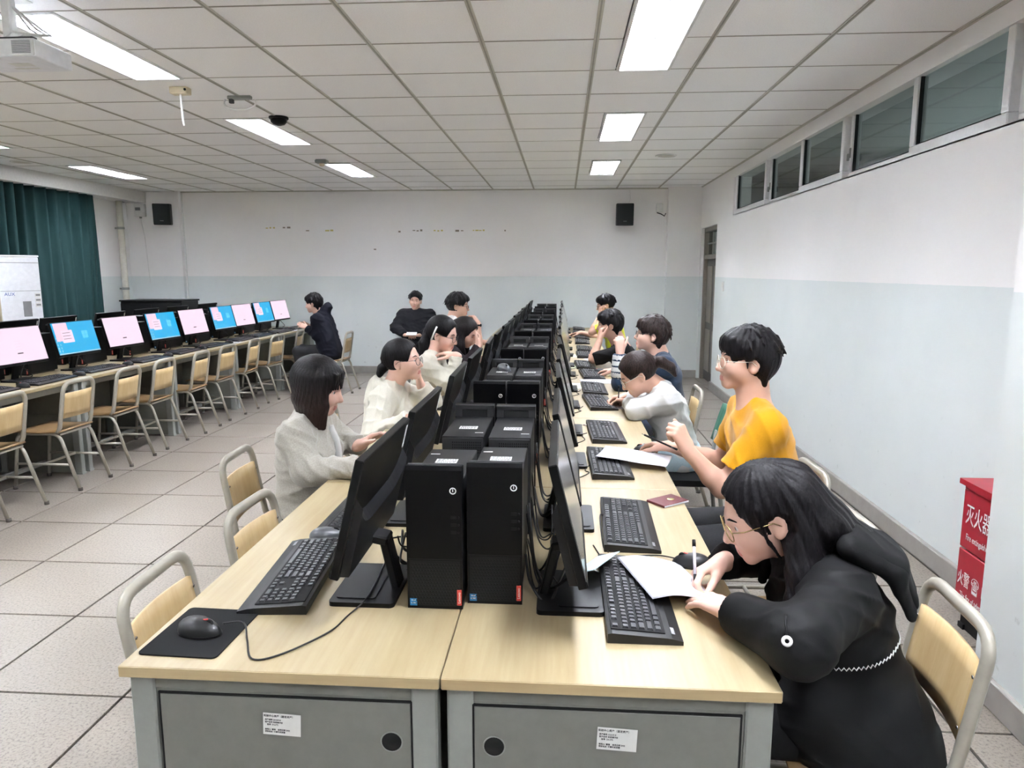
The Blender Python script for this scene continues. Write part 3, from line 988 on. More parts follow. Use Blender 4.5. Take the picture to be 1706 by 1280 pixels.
def keyboard_proto(sep):
    """user on the +X side, number pad at +Y; origin on the desk"""
    t = thing('keyboard', 'x', 'keyboard')
    prof = [(-0.084, 0.0), (0.084, 0.0), (0.084, 0.009), (0.060, 0.015), (0.046, 0.0165), (-0.074, 0.024), (-0.084, 0.022)]
    b = MB().prism([(p[0], p[1]) for p in prof], -0.232, 0.232, 'y')
    part('keyboard_body', b, M['kb'], t)
    part('logo', MB().box((0.064, -0.195, 0.0155), (0.008, 0.03, 0.0012), rot=Matrix.Rotation(math.radians(12), 3, 'Y')), M['grey_ink'], t)
    U = 0.0185
    rows = [
        [(1, 0), (None, 1), 1, 1, 1, 1, (None, .5), 1, 1, 1, 1, (None, .5), 1, 1, 1, 1, (None, .25), 1, 1, 1],
        [1] * 13 + [2, (None, .25), 1, 1, 1, (None, .25), 1, 1, 1, 1],
        [1.5] + [1] * 12 + [1.5, (None, .25), 1, 1, 1, (None, .25), 1, 1, 1, 1],
        [1.75] + [1] * 11 + [2.25, (None, 3.5), 1, 1, 1, 1],
        [2.25] + [1] * 10 + [2.75, (None, 1.25), 1, (None, 1.25), 1, 1, 1, 1],
        [1.25] * 3 + [6.25] + [1.25] * 4 + [(None, .25), 1, 1, 1, (None, .25), 2, 1, 1]]
    cache = {}
    allk = MB()
    for r, row in enumerate(rows):
        x = -0.066 + U * r + (0.0 if r == 0 else 0.005)
        z = 0.0238 - (x + 0.074) * 0.0625
        y = -11.25 * U
        for it in row:
            if isinstance(it, tuple):
                if it[0] is None:
                    y += it[1] * U; continue
                w = it[0]
            else: w = it
            L = w * U - 0.0035
            k = MB()
            a, c_, h = L / 2, (U - 0.0035) / 2, 0.0065
            ti = 0.0022
            vs = [(-c_, -a, 0), (c_, -a, 0), (c_, a, 0), (-c_, a, 0), (-c_ + ti, -a + ti, h + 0.0008), (c_ - ti, -a + ti, h), (c_ - ti, a - ti, h), (-c_ + ti, a - ti, h + 0.0008)]
            fs = [(4, 5, 6, 7), (0, 1, 5, 4), (1, 2, 6, 5), (2, 3, 7, 6), (3, 0, 4, 7)]
            yc = y + w * U / 2
            if sep:
                if w not in cache: cache[w] = k.add(vs, fs).mesh('key', M['key'])
                link('key', cache[w], t, (x, yc, z))
            else:
                allk.add([(p[0] + x, p[1] + yc, p[2] + z) for p in vs], fs)
            y += w * U
    if not sep:
        o = part('keys', allk, M['key'], t); o['kind'] = 'stuff'
    part('key_well', MB().box((-0.015, 0, 0.0195), (0.122, 0.424, 0.006), rot=Matrix.Rotation(math.radians(3.6), 3, 'Y')), M['dark'], t)
    return t

def mouse_proto(mat, accent):
    """nose towards -X (screen), origin under the middle"""
    t = thing('mouse', 'x', 'mouse')
    def fn(u, v):
        a = -PI + 2 * PI * u
        ph = v * PI / 2
        ca, sa = math.cos(a), math.sin(a)
        rx = 0.055; ry = 0.031 + 0.003 * ca
        k = math.cos(ph) ** 0.75 if ph < PI / 2 - 1e-6 else 0.0
        return (rx * ca * k + (0.004 * v), ry * sa * k * (1 - 0.08 * (ca < 0)), 0.004 + 0.033 * math.sin(ph) ** 0.9 * (1 - 0.18 * max(0, -ca * k)))
    b = MB().grid(fn, 24, 8)
    b.prism([(0.055 * math.cos(a), 0.031 * math.sin(a)) for a in [i * PI / 12 for i in range(24)]], 0.0, 0.005)
    part('mouse_shell', b, mat, t)
    part('scroll_wheel', MB().lathe([(0.008, -0.003), (0.0095, -0.002), (0.0095, 0.002), (0.008, 0.003)], (-0.028, 0, 0.0265), 14, 0, Matrix.Rotation(PI / 2, 3, 'X')), M['dark'], t)
    if accent:
        part('accent_stripe', MB().box((-0.016, 0, 0.0345), (0.016, 0.004, 0.003), rot=Matrix.Rotation(math.radians(12), 3, 'Y'), bev=0.001), M['red'], t, label='red scroll wheel accent')
    return t

def tower_proto():
    """front faces -Y at y = 0, standing on the desk"""
    t = thing('computer_tower', 'x', 'computer')
    part('case', MB().box((0, 0.187, 0.164), (0.130, 0.316, 0.308), bev=0.002), M['black_case'], t)
    bz = MB()
    bz.prism([(0.0, 0.0), (0.034, 0.0), (0.034, 0.325), (0.030, 0.358), (0.006, 0.362), (0.0, 0.352)], -0.0685, 0.0685, 'x')
    part('front_bezel', bz, M['black_bezel'], t)
    rb = MB()
    for s in (-1, 1):
        rb.box((s * 0.056, 0.0335, 0.338), (0.024, 0.007, 0.040), bev=0.001)
    rb.box((0, 0.0335, 0.352), (0.136, 0.007, 0.016), bev=0.001)
    part('handle_frame', rb, M['bezel_rear'], t)
    part('handle_recess', MB().box((0, 0.0346, 0.331), (0.090, 0.002, 0.027)), M['dark'], t)
    part('grille', MB().box((0, -0.0004, 0.066), (0.124, 0.0012, 0.116)), M['dark'], t)
    o = MB()
    for i in range(16):
        for j in range(14):
            o.box((-0.056 + 0.0075 * i + (0.0037 if j % 2 else 0), -0.0012, 0.014 + 0.0078 * j), (0.0034, 0.0008, 0.0034))
    q = part('grille_mesh', o, M['black_bezel'], t); q['kind'] = 'stuff'
    part('panel_groove', MB().box((0, -0.0004, 0.1275), (0.130, 0.0015, 0.0022)), M['dark'], t)
    ring = [(0.047 + 0.0072 * math.cos(a), -0.0008, 0.302 + 0.0072 * math.sin(a)) for a in [i * PI / 12 for i in range(24)]]
    pw = part('power_button', MB().tube(ring, 0.0013, 6, closed=True).box((0.047, -0.0012, 0.3035), (0.0018, 0.001, 0.007)), M['white_ink'], t, label='ring-shaped white power symbol')
    for k, z in enumerate((0.236, 0.217, 0.198)):
        part('port', MB().box((0.048, -0.0006, z), (0.014, 0.0016, 0.008), bev=0.0005), M['dark'], t)
        part('port', MB().lathe([(0.003, 0), (0.003, 0.0014)], (0.060, -0.0006, z), 10, 0, Matrix.Rotation(PI / 2, 3, 'X')), M['dark'], t)
    rt = part('brand_tag', MB().box((0.060, -0.001, 0.031), (0.0115, 0.003, 0.040), bev=0.0006), M['red_tag'], t, label='red vertical brand tag')
    lettering('Lenovo', 0.0095, M['white_ink'], rt, (0.0603, -0.0028, 0.031), (PI / 2, -PI / 2, 0))
    bt = part('chip_sticker', MB().box((-0.054, -0.0006, 0.0165), (0.0175, 0.001, 0.0185)), M['blue_tag'], t, label='small blue processor sticker')
    lettering('intel', 0.0062, M['white_ink'], bt, (-0.054, -0.0014, 0.0215), FACE_NY)
    lettering('CORE', 0.0050, M['white_ink'], bt, (-0.054, -0.0014, 0.0140), FACE_NY)
    lb = part('top_label', MB().box((-0.002, 0.215, 0.3183), (0.058, 0.040, 0.0005)), M['sticker'], t)
    tx = MB()
    random.seed(4)
    for k in range(5):
        xx = -0.026
        while xx < 0.022:
            w = random.uniform(0.002, 0.008)
            tx.box((xx + w / 2, 0.200 + 0.0075 * k, 0.3187), (w, 0.0032, 0.0004)); xx += w + 0.002
    part('label_print', tx, M['black_ink'], lb)
    part('top_strip', MB().box((-0.045, 0.288, 0.3183), (0.026, 0.006, 0.0005)), M['sticker'], t)
    # rear face
    part('rear_plate', MB().box((0, 0.3465, 0.164), (0.126, 0.003, 0.300), bev=0.001), M['bezel_rear'], t)
    hl = MB()
    for i in range(14):
        for j in range(5):
            hl.box((-0.055 + 0.0066 * i, 0.3485, 0.268 + 0.008 * j), (0.0036, 0.001, 0.0045))
    q = part('vent_holes', hl, M['dark'], t); q['kind'] = 'stuff'
    cn = MB()
    for k in range(4):
        cn.box((-0.01 + 0.014 * k, 0.353, 0.236), (0.009, 0.012, 0.005), bev=0.001)
    cn.box((0.02, 0.352, 0.20), (0.016, 0.012, 0.012), bev=0.001)
    part('rear_connectors', cn, M['chrome'], t)
    for s in (-1, 1):
        part('rubber_strip', MB().box((s * 0.05, 0.18, 0.005), (0.012, 0.28, 0.010)), M['foot'], t)
    return t

random.seed(21)
protos = {}
def place(key, make, loc, rz, label, group):
    if key not in protos:
        o = make(); protos[key] = o
        o.location = loc; o.rotation_euler = (0, 0, rz); o['label'] = label; o['group'] = group
        return o
    return dup(protos[key], loc, rz, label, group)

# ---- center row
seatY = []
for k in range(7):
    b = Y0 + DL * k
    seatY += [b + 0.405, b + 1.00]
GM, GK, GT, GMo = 'monitors on the center desks', 'keyboards on the center desks', 'computer towers on the center desks', 'mice on the center desks'
for i, y in enumerate(seatY):
    w = ORD[i]
    jy = random.uniform(-0.02, 0.02) if i > 1 else 0.0
    ja = math.radians(random.uniform(-3, 3)) if i > 1 else 0.0
    ay = 1.765 if i == 0 else (2.335 if i == 1 else y + jy)
    place('mon_dim', lambda: monitor_proto('dim'), (0.026, ay + 0.0, DESK_Z), ja, '%s monitor from the near end, right side of the center desks' % w, GM)
    place('mon_off', lambda: monitor_proto('off'), (-0.492, ay + 0.01, DESK_Z), PI + ja, '%s monitor from the near end, left side of the center desks, back to camera' % w, GM)
KB_R = {0: (0.192, 1.752, 0), 1: (0.220, 2.285, -1.5), 2: (0.205, 3.045, 1), 3: (0.225, 3.66, 2), 4: (0.235, 4.50, 5), 5: (0.225, 5.06, 1), 6: (0.235, 5.76, 4), 7: (0.20, 6.36, 2)}
for i, y in enumerate(seatY):
    w = ORD[i]
    kx, ky, ka = KB_R.get(i, (0.22 + random.uniform(-0.02, 0.02), y + random.uniform(-0.03, 0.03), random.uniform(-3, 3)))
    key = 'kb_sep' if i < 2 else 'kb'
    place(key, lambda: keyboard_proto(key == 'kb_sep'), (kx, ky, DESK_Z), math.radians(ka), '%s black keyboard from the near end on the right side of the center desks' % w, GK)
    if i == 0:
        place('kb_sep', lambda: keyboard_proto(True), (-0.715, 1.83, DESK_Z), PI + math.radians(4.5), 'black keyboard beside the mouse pad at the near left of the center desks', GK)
    else:
        place('kb', lambda: keyboard_proto(False), (-0.685 + random.uniform(-0.015, 0.015), y + random.uniform(-0.02, 0.02), DESK_Z), PI + math.radians(random.uniform(-3, 3)),
              '%s black keyboard from the near end on the left side of the center desks' % w, GK)
for k in range(7):
    b = Y0 + DL * k
    for s, x in (('left', -0.306), ('right', -0.162)):
        dx, dy = ((0.0, 0.0) if s == 'left' else (0.0, 0.035)) if k == 0 else (random.uniform(-0.006, 0.006), random.uniform(-0.015, 0.015))
        place('tower', tower_proto, (x + dx, b + 0.31 + dy, DESK_Z), 0, '%s tower of the %s front-facing pair from the near end, center row' % (s, ORD[k]), GT)
        dx, dy = random.uniform(-0.004, 0.004), random.uniform(-0.012, 0.012)
        place('tower', tower_proto, (x + dx, b + 1.155 + dy, DESK_Z), PI, '%s tower of the %s rear-facing pair from the near end, center row' % (s, ORD[k]), GT)
# mice of the center row
place('mouse', lambda: mouse_proto(M['mouse'], True), (-0.822, 1.495, DESK_Z + 0.004), PI + math.radians(-12), 'black mouse with a red wheel on the mouse pad', GMo)
place('mouse_grey', lambda: mouse_proto(M['mouse_grey'], False), (-0.725, 2.105, DESK_Z), PI + 0.2, 'grey mouse between the two nearest left keyboards', GMo)
place('mouse', None, (0.372, 1.972, DESK_Z), math.radians(-14), 'black mouse with a red wheel beside the hand of the woman in the black jacket', GMo)
place('mouse', None, (0.385, 3.29, DESK_Z), math.radians(12), 'black mouse under the hand of the man in the yellow T-shirt', GMo)
place('mouse_grey', None, (-0.298, Y0 + DL + 0.98, DESK_Z + 0.319), PI / 2 + 0.5, 'silver grey mouse lying on top of a tower in the middle of the row', GMo)
place('mouse', None, (0.30, 5.92, DESK_Z), 0.1, 'black mouse under the hand of the man in black', GMo)
place('mouse', None, (0.19, 9.30, DESK_Z), 0.1, 'black mouse under the far hand of the man in the lime-yellow shirt', GMo)
# ---- left row
sx, y0 = ROWS['left']
ML = [4.57, 5.18, 5.835, 6.50, 7.18, 7.81, 8.52, 9.085, 9.72, 10.31]
GL = 'monitors on the left desks'
n = 0
for i, y in enumerate(ML):
    kind = 'pink' if i % 2 == 1 else 'blue'
    lab = {0: 'blue-lit monitor just outside the left edge of the view'}.get(i, '%s lit monitor from the left edge, showing %s' % (ORD[i - 1], 'a pale pink page' if kind == 'pink' else 'a blue desktop'))
    place('mon_' + kind, lambda: monitor_proto(kind), (-4.11, y, DESK_Z), math.radians(-4), lab, GL)
    place('kb', None, (-3.885 + random.uniform(-0.02, 0.02), y - 0.02, DESK_Z), math.radians(random.uniform(-3, 3)), 'black keyboard on the left desks in front of the %s lit monitor' % ORD[max(0, i - 1)] if i else 'black keyboard on the left desks at the left edge of the view', 'keyboards on the left desks')
    place('mouse', None, (-3.86, y + 0.29, DESK_Z), math.radians(random.uniform(-12, 12)), 'black mouse on the left desks beside the %s lit monitor' % ORD[max(0, i - 1)] if i else 'black mouse on the left desks at the left edge of the view', 'mice on the left desks')
for i in range(8):
    y = 4.67 + 0.70 * i if i < 2 else 5.90 + 0.66 * (i - 2)
    y = [4.55, 5.25, 5.92, 6.44, 7.22, 7.88, 8.55, 9.3][i]
    place('mon_off', None, (-4.73, y, DESK_Z), PI, '%s monitor along the far side of the left desks, only its top showing' % ORD[i], GL)
for i, (ya) in enumerate([4.84, 5.43, 6.10, 6.80, 7.46, 8.12, 8.76, 9.36, 9.98]):
    for s, x in (('aisle', -4.32), ('curtain', -4.50)):
        place('tower', None, (x, ya + random.uniform(-0.02, 0.02), DESK_Z), 0 if i % 2 else 0.0, '%s-side tower of the %s pair along the left desks' % (s, ORD[i]), 'computer towers on the left desks')

# mouse pad
mp = MB().prism([(x, y) for x, y in round_rect(0.18, 0.22, 0.012)], 0, 0.0035)
tag(link('mouse_pad', mp.mesh('mouse_pad', M['pad']), None, (-0.822, 1.505, DESK_Z), (0, 0, math.radians(-2))), 'black cloth mouse pad at the near left corner of the center desks', 'mouse pad')

# ================================================================== WALL AND CEILING FITTINGS
def loudspeaker(x, label, tilt, yaw):
    t = thing('wall_speaker', label, 'speaker', (x, Y_B - 0.17, 2.435 if x < 0 else 2.395), 0, 'wall loudspeakers on the back wall')
    w, h = 0.245, 0.315
    R = Matrix.Rotation(yaw, 3, 'Z') @ Matrix.Rotation(tilt, 3, 'X')
    part('cabinet', MB().box((0, 0, 0), (w, 0.20, h), rot=R, bev=0.008), M['speaker_box'], t)
    part('grille', MB().box(R @ Vector((0, -0.104, 0.0)), (w - 0.016, 0.012, h - 0.016), rot=R, bev=0.004), M['speaker'], t)
    part('badge', MB().box(R @ Vector((0.0, -0.111, -0.095)), (0.05, 0.002, 0.008), rot=R), M['grey_ink'], t)
    part('wall_bracket', MB().box((0, 0.11, 0.02), (0.06, 0.10, 0.05), bev=0.004).box((0, 0.16, 0.02), (0.09, 0.012, 0.13), bev=0.003), M['black'], t)
    part('cable', MB().tube([(0.06, 0.14, 0.15), (0.09, 0.155, 0.24), (0.085, 0.158, 0.36)], 0.004, 6), M['white'], t)
loudspeaker(-6.10, 'black loudspeaker high on the back wall at the left', 0.06, 0.30)
loudspeaker(0.885, 'black loudspeaker high on the back wall at the right', 0.06, 0.0)

rb = thing('router_box', 'white wall box with a cable dropping from it, high in the back left corner', 'wall box', (-6.48, Y_B - 0.13, 2.50))
part('box', MB().box((0, 0, 0), (0.17, 0.06, 0.19), bev=0.008), M['white'], rb)
part('display', MB().box((-0.02, -0.032, 0.02), (0.08, 0.004, 0.045)), M['grey_ink'], rb)
part('cable', MB().tube([(0.0, 0, -0.095), (0.0, 0.0, -0.13), (0.03, 0.02, -0.4), (0.05, 0.025, -0.9), (0.06, 0.025, -1.1)], 0.005, 6), M['white'], rb)
part('plug', MB().box((0.0, 0, -0.105), (0.03, 0.03, 0.03), bev=0.004), M['grey_steel'], rb)

cc = thing('security_camera', 'small dark lens camera under the ceiling in the back left corner', 'camera', (-6.68, Y_B - 0.2, 2.66))
part('housing', MB().lathe([(0.02, 0), (0.05, 0.01), (0.05, 0.06), (0.03, 0.075)], (0, 0, 0), 16, 0, Matrix.Rotation(PI / 2, 3, 'X')), M['speaker_box'], cc)
part('lens', MB().lathe([(0.026, 0), (0.02, 0.008)], (0, -0.075, 0), 14, 0, Matrix.Rotation(PI / 2, 3, 'X')), M['black_bezel'], cc)
part('mount', MB().box((0, 0.03, 0.07), (0.05, 0.06, 0.05), bev=0.005), M['white'], cc)

cd = MB().tube([(-5.875, Y_B - 0.012, CEIL - 0.02), (-5.875, Y_B - 0.012, 0.12)], 0.016, 8)
tag(link('cable_conduit', cd.mesh('cable_conduit', M['white'])), 'thin white cable conduit running down the back wall at the left', 'conduit')
cd = MB().tube([(1.535, Y_B - 0.012, CEIL - 0.02), (1.535, Y_B - 0.012, 0.12)], 0.012, 8)
tag(link('cable_conduit', cd.mesh('cable_conduit', M['white'])), 'thin white cable conduit beside the back right corner pier', 'conduit')
pp = thing('heating_pipe', 'cream vertical pipe in the back left corner', 'pipe', (-6.63, Y_B - 0.42, 0))
part('riser', MB().tube([(0, 0, 0.05), (0, 0, CEIL - 0.01)], 0.045, 14), M['pipe'], pp)
for z in (0.5, 1.3, 2.2):
    part('clamp', MB().lathe([(0.05, 0), (0.052, 0.005), (0.052, 0.03), (0.05, 0.035)], (0, 0, z), 14).box((-0.05, 0, z + 0.017), (0.08, 0.02, 0.025)), M['grey_steel'], pp)
part('branch', MB().tube(fillet([(0.03, 0.0, 0.86), (0.16, 0.02, 0.86), (0.2, 0.02, 0.6)], 0.05), 0.018, 8), M['pipe'], pp)

jb = thing('junction_box', 'small white junction box with a loose black cable by the back right corner', 'wall box', (1.405, Y_B - 0.03, 2.50))
part('box', MB().box((0, 0, 0), (0.10, 0.05, 0.13), bev=0.006), M['white'], jb)
part('cable', MB().tube([(-0.04, -0.01, -0.07), (0.02, -0.02, -0.09), (0.07, -0.02, -0.12), (0.09, -0.01, -0.08)], 0.007, 6), M['black'], jb)

sw = thing('light_switch', 'pale switch plate on the right wall beside the door', 'switch', (X_R - 0.006, 9.28, 1.39))
part('plate', MB().box((0, 0, 0), (0.012, 0.09, 0.12), bev=0.003), M['white'], sw)
for k in (-1, 1):
    part('rocker', MB().box((-0.007, k * 0.02, 0.01), (0.006, 0.03, 0.06), bev=0.002), M['sticker'], sw)

# traces of old tape on the back wall
def back_x(px): return (px - 936.5) / 107.5
random.seed(9)
for i, (px0, px1, py) in enumerate([(444, 462, 414), (472, 488, 413.5), (511, 520, 418), (545, 560, 418.5), (666, 672, 420), (690, 708, 419), (724, 742, 419.5),
                                     (760, 776, 419), (788, 810, 419), (840, 844, 420), (624, 631, 449)]):
    b = MB()
    x0, x1 = back_x(px0), back_x(px1)
    z = CAM_Z + (485.0 - py) / 107.5
    k = max(1, int((x1 - x0) / 0.05))
    for j in range(k):
        b.box((x0 + (x1 - x0) * (j + 0.5) / k, Y_B - 0.001, z + random.uniform(-0.006, 0.006)), ((x1 - x0) / k * random.uniform(0.5, 0.95), 0.002, random.uniform(0.012, 0.030)))
    o = link('tape_residue', b.mesh('tape_residue', M['residue'] if i in (0, 3, 6, 8) else M['residue_dark']))
    tag(o, '%s from the left in the tape marks on the back wall' % ('yellowed scrap, ' + ORD[i] if i in (0, 3, 6, 8) else 'brownish trace, ' + ORD[i]) if i < 10 else 'lone dark speck on the back wall just above the painted band', 'wall mark', 'marks in a line on the back wall')

# ceiling speakers, smoke detector dome, wireless boxes
for i, (x, y) in enumerate([(1.07, 8.0), (-6.05, 7.95)]):
    t = thing('ceiling_speaker', ['round flush ceiling speaker near the right wall', 'round flush ceiling speaker above the curtain at the left'][i], 'speaker', (x, y, CEIL))
    part('rim', MB().lathe([(0.115, -0.002), (0.115, -0.008), (0.10, -0.012), (0.098, -0.004)], (0, 0, 0), 28), M['white'], t)
    part('grille', MB().lathe([(0.098, -0.003), (0.06, -0.011), (0.0005, -0.013)], (0, 0, 0), 28), M['rail'], t)
dm = thing('dome_camera', 'black dome camera on the ceiling beside the second middle light', 'camera', (-2.27, 5.85, CEIL))
part('ring', MB().lathe([(0.075, 0.0), (0.078, -0.012), (0.07, -0.02)], (0, 0, 0), 22), M['black'], dm)
part('dome', MB().lathe([(0.066, -0.018), (0.062, -0.04), (0.045, -0.058), (0.02, -0.066), (0.0005, -0.068)], (0, 0, 0), 22), M['black_bezel'], dm)
wf = thing('wireless_receiver', 'beige box on the ceiling with a thin white rod hanging down', 'receiver', (-2.565, 4.90, CEIL))
part('box', MB().box((0.0, 0, -0.022), (0.12, 0.07, 0.044), bev=0.004), M['beige'], wf)
part('button', MB().lathe([(0.009, 0), (0.008, 0.004)], (0.05, -0.036, -0.02), 10, 0, Matrix.Rotation(PI / 2, 3, 'X')), M['dark'], wf)
part('rod', MB().tube([(0.0, 0.0, -0.04), (0.005, 0.0, -0.20), (0.012, 0.0, -0.245)], 0.0075, 8), M['white'], wf)
ring = thing('ceiling_hook', 'clear cable loop hanging from a dark bracket on the ceiling', 'cable', (-2.30, 5.15, CEIL))
part('bracket', MB().box((0.03, 0, -0.012), (0.17, 0.035, 0.024), bev=0.005), M['grey_steel'], ring)
part('clip', MB().box((-0.03, 0, -0.03), (0.03, 0.03, 0.04), bev=0.004), M['bezel_rear'], ring)
part('loop', MB().tube([(0.03 + 0.115 * math.cos(a), 0, -0.045 + 0.05 * math.sin(a)) for a in [PI * 0.85 + i * PI * 1.25 / 14 for i in range(15)]], 0.007, 8), M['white'], ring)
sb = thing('smoke_detector', 'small grey box on the ceiling at the corner of the third middle light', 'detector', (-2.66, 8.05, CEIL))
part('base', MB().box((0, 0, -0.02), (0.13, 0.10, 0.04), bev=0.01), M['grey_steel'], sb)
part('sensor', MB().lathe([(0.03, -0.04), (0.026, -0.065), (0.01, -0.07)], (0, 0, 0), 14), M['beige'], sb)
for nx, ny in ((-2.465, 4.63), (-5.50, 7.02)):
    g = thing('indicator_lamp', 'small green indicator at the corner of %s' % ('the nearest middle ceiling light' if ny < 5 else 'the ceiling light above the curtain'), 'indicator', (nx, ny, CEIL - 0.006))
    part('lens', MB().box((0, 0, 0), (0.045, 0.03, 0.006), bev=0.002), emit('green_indicator_' + str(int(ny)), (0.2, 0.9, 0.45, 1), 1.0), g)

# projector
pj = thing('projector', 'white projector hanging from the ceiling at the upper left', 'projector', (-2.495, 3.20, 2.546))
pl = round_rect(0.35, 0.077, 0.008, 3)
part('housing', MB().prism(pl, 0.0, 0.24, 'y'), M['ac_white'], pj)
part('front_panel', MB().prism([(p[0] * 0.97, p[1] * 0.93) for p in pl], -0.006, 0.001, 'y'), M['lamp_frame'], pj)
part('label_plate', MB().box((0.02, 0.12, -0.0392), (0.10, 0.05, 0.001)).box((0.0, 0.18, -0.0392), (0.12, 0.02, 0.001)), M['sticker'], pj)
lv = MB()
for i in range(9):
    lv.box((0.115, -0.0065, -0.024 + 0.0062 * i), (0.085, 0.004, 0.0024))
part('vent_slats', lv, M['grey_ink'], pj)
part('top_seam', MB().box((0.0, 0.01, 0.040), (0.34, 0.03, 0.006)), M['bezel_rear'], pj)
lettering('EL', 0.022, M['grey_ink'], pj, (-0.005, -0.0068, 0.012), FACE_NY)
part('lens_barrel', MB().lathe([(0.030, 0), (0.033, 0.02), (0.026, 0.03)], (-0.10, -0.005, 0.0), 20, 0, Matrix.Rotation(PI / 2, 3, 'X')), M['black'], pj)
mt = MB().box((0.0, 0.09, 0.135), (0.045, 0.045, 0.20), bev=0.006).box((0.0, 0.09, 0.237), (0.14, 0.14, 0.006), bev=0.002)
mt.box((0.0, 0.09, 0.048), (0.16, 0.12, 0.012), bev=0.003)
part('ceiling_mount', mt, M['white'], pj)
for k, (a, b_) in enumerate(((-0.05, 0.03), (-0.03, 0.05), (-0.10, 0.0))):
    part('cable', MB().tube([(a + 0.09, 0.05, 0.05), (a + 0.15, 0.03, 0.055 + 0.01 * k), (b_ + 0.17, 0.05, 0.06), (b_ + 0.10, 0.08, 0.10), (0.02, 0.09, 0.20)], 0.005, 6), M['white'], pj)

# ================================================================== LEFT SIDE
def curtain(y0, y1, x, z0, z1, label, seed):
    rnd = random.Random(seed)
    ph = [rnd.uniform(0, 6) for _ in range(4)]
    def fn(u, v):
        y = y0 + (y1 - y0) * u
        s = (y1 - y0) * u
        amp = 0.045 + 0.02 * v
        d = amp * math.sin(s * 34 + 1.2 * math.sin(s * 5 + ph[0]) + ph[1] + 0.8 * (1 - v)) + 0.018 * math.sin(s * 71 + ph[2] + 2 * v)
        return (x + d + 0.02 * (1 - v) * math.sin(s * 3 + ph[3]), y + 0.02 * math.sin(s * 30 + v), z0 + (z1 - z0) * v)
    b = MB().grid(fn, int((y1 - y0) * 60), 8, thick=(-0.004, 0, 0))
    t = thing('curtain', label, 'curtain')
    part('cloth', b, M['curtain'], t)
    part('hem', MB().grid(lambda u, v: tuple(Vector(fn(u, 0.03 * v)) + Vector((0.004, 0, 0))), int((y1 - y0) * 60), 1), M['curtain'], t)
curtain(7.35, 9.93, -6.56, 0.2, 2.635, 'dark teal pleated curtain panel nearest the back corner', 1)
curtain(4.6, 7.40, -6.53, 0.2, 2.635, 'dark teal pleated curtain panel at the left edge of the view', 2)

ac = thing('air_conditioner', 'white floor-standing air conditioner in front of the teal curtain', 'air conditioner', (-6.01, 7.68, 0), math.radians(60))
part('cabinet', MB().box((0, 0.15, 0.87), (0.415, 0.30, 1.74), bev=0.012), M['beige'], ac)
part('front_panel', MB().box((0, -0.006, 0.90), (0.41, 0.016, 1.66), bev=0.006), M['ac_white'], ac)
part('top_cap', MB().box((0, 0.145, 1.742), (0.425, 0.32, 0.02), bev=0.005), M['ac_white'], ac)
part('panel_joint', MB().box((0, -0.0145, 1.67), (0.40, 0.002, 0.006)).box((0, -0.0145, 1.36), (0.40, 0.002, 0.004)), M['grey_ink'], ac)
part('display', MB().box((0.05, -0.0150, 1.16), (0.085, 0.004, 0.17), bev=0.002), M['grey_ink'], ac)
lettering('AUX', 0.050, simple('blue_ink', rgb(60, 96, 170), 0.5), ac, (-0.115, -0.0155, 1.325), FACE_NY)
el = MB()
for k in range(3):
    el.box((0.165, -0.0148, 1.31 - 0.055 * k), (0.06, 0.002, 0.045))
part('energy_label', el, M['sticker'], ac)
el2 = MB()
for k in range(3):
    el2.box((0.165, -0.0162, 1.312 - 0.055 * k), (0.045, 0.001, 0.018))
part('label_print', el2, M['grey_ink'], ac)
part('lower_grille', MB().box((0, -0.0148, 0.33), (0.38, 0.003, 0.5)), M['grey_panel'], ac)

rk = thing('equipment_cabinet', 'long low black equipment cabinet by the back left corner', 'cabinet', (-6.0, 10.45, 0))
part('body', MB().box((0, 0.0, 0.575), (0.92, 0.5, 1.13), bev=0.006), M['black_case'], rk)
part('top', MB().box((0, 0, 1.15), (0.95, 0.53, 0.022), bev=0.004), M['black'], rk)
for s in (-1, 1):
    dd = part('door', MB().box((s * 0.23, -0.256, 0.60), (0.45, 0.014, 1.02), bev=0.004), M['black_case'], rk)
    part('door_handle', MB().box((s * 0.04, -0.27, 0.65), (0.014, 0.02, 0.12), bev=0.004), M['grey_steel'], dd)

# ================================================================== FIRE EXTINGUISHER BOX
fb = thing('fire_extinguisher_box', 'red fire extinguisher box standing by the right wall behind the pier', 'fire box', (1.865, 3.035, 0.0))
dx, dy, hh = 0.19, 0.31, 0.635
part('cabinet', MB().box((0.012, 0, 0.36), (dx - 0.02, dy - 0.01, 0.55), bev=0.004), M['fire_red'], fb)
part('lid', MB().prism([(-0.115, -0.168), (0.13, -0.168), (0.13, 0.168), (-0.115, 0.168)], 0.655, 0.678)
     .box((0.0, 0, 0.645), (0.19, dy, 0.02)), M['fire_red'], fb)
up = part('door', MB().box((-0.089, 0, 0.505), (0.016, dy, 0.262), bev=0.003), M['fire_red'], fb)
lo = part('door', MB().box((-0.089, 0, 0.228), (0.016, dy, 0.276), bev=0.003), M['fire_red'], fb)
lettering('灭火器箱', 0.098, M['white_ink'], up, (-0.0985, 0.0, 0.525), FACE_NX).scale = (0.64, 1, 1)
lettering('Fire extinguisher box', 0.040, M['white_ink'], up, (-0.0985, 0.0, 0.430), FACE_NX).scale = (0.64, 1, 1)
lettering('火警 ☎ 119', 0.072, M['white_ink'], lo, (-0.0985, 0.02, 0.235), FACE_NX).scale = (0.64, 1, 1)
lettering('The fire of telephone', 0.038, M['white_ink'], lo, (-0.0985, 0.01, 0.165), FACE_NX).scale = (0.64, 1, 1)
part('plinth', MB().box((0.01, 0, 0.045), (dx - 0.03, dy - 0.03, 0.09)), M['black'], fb)
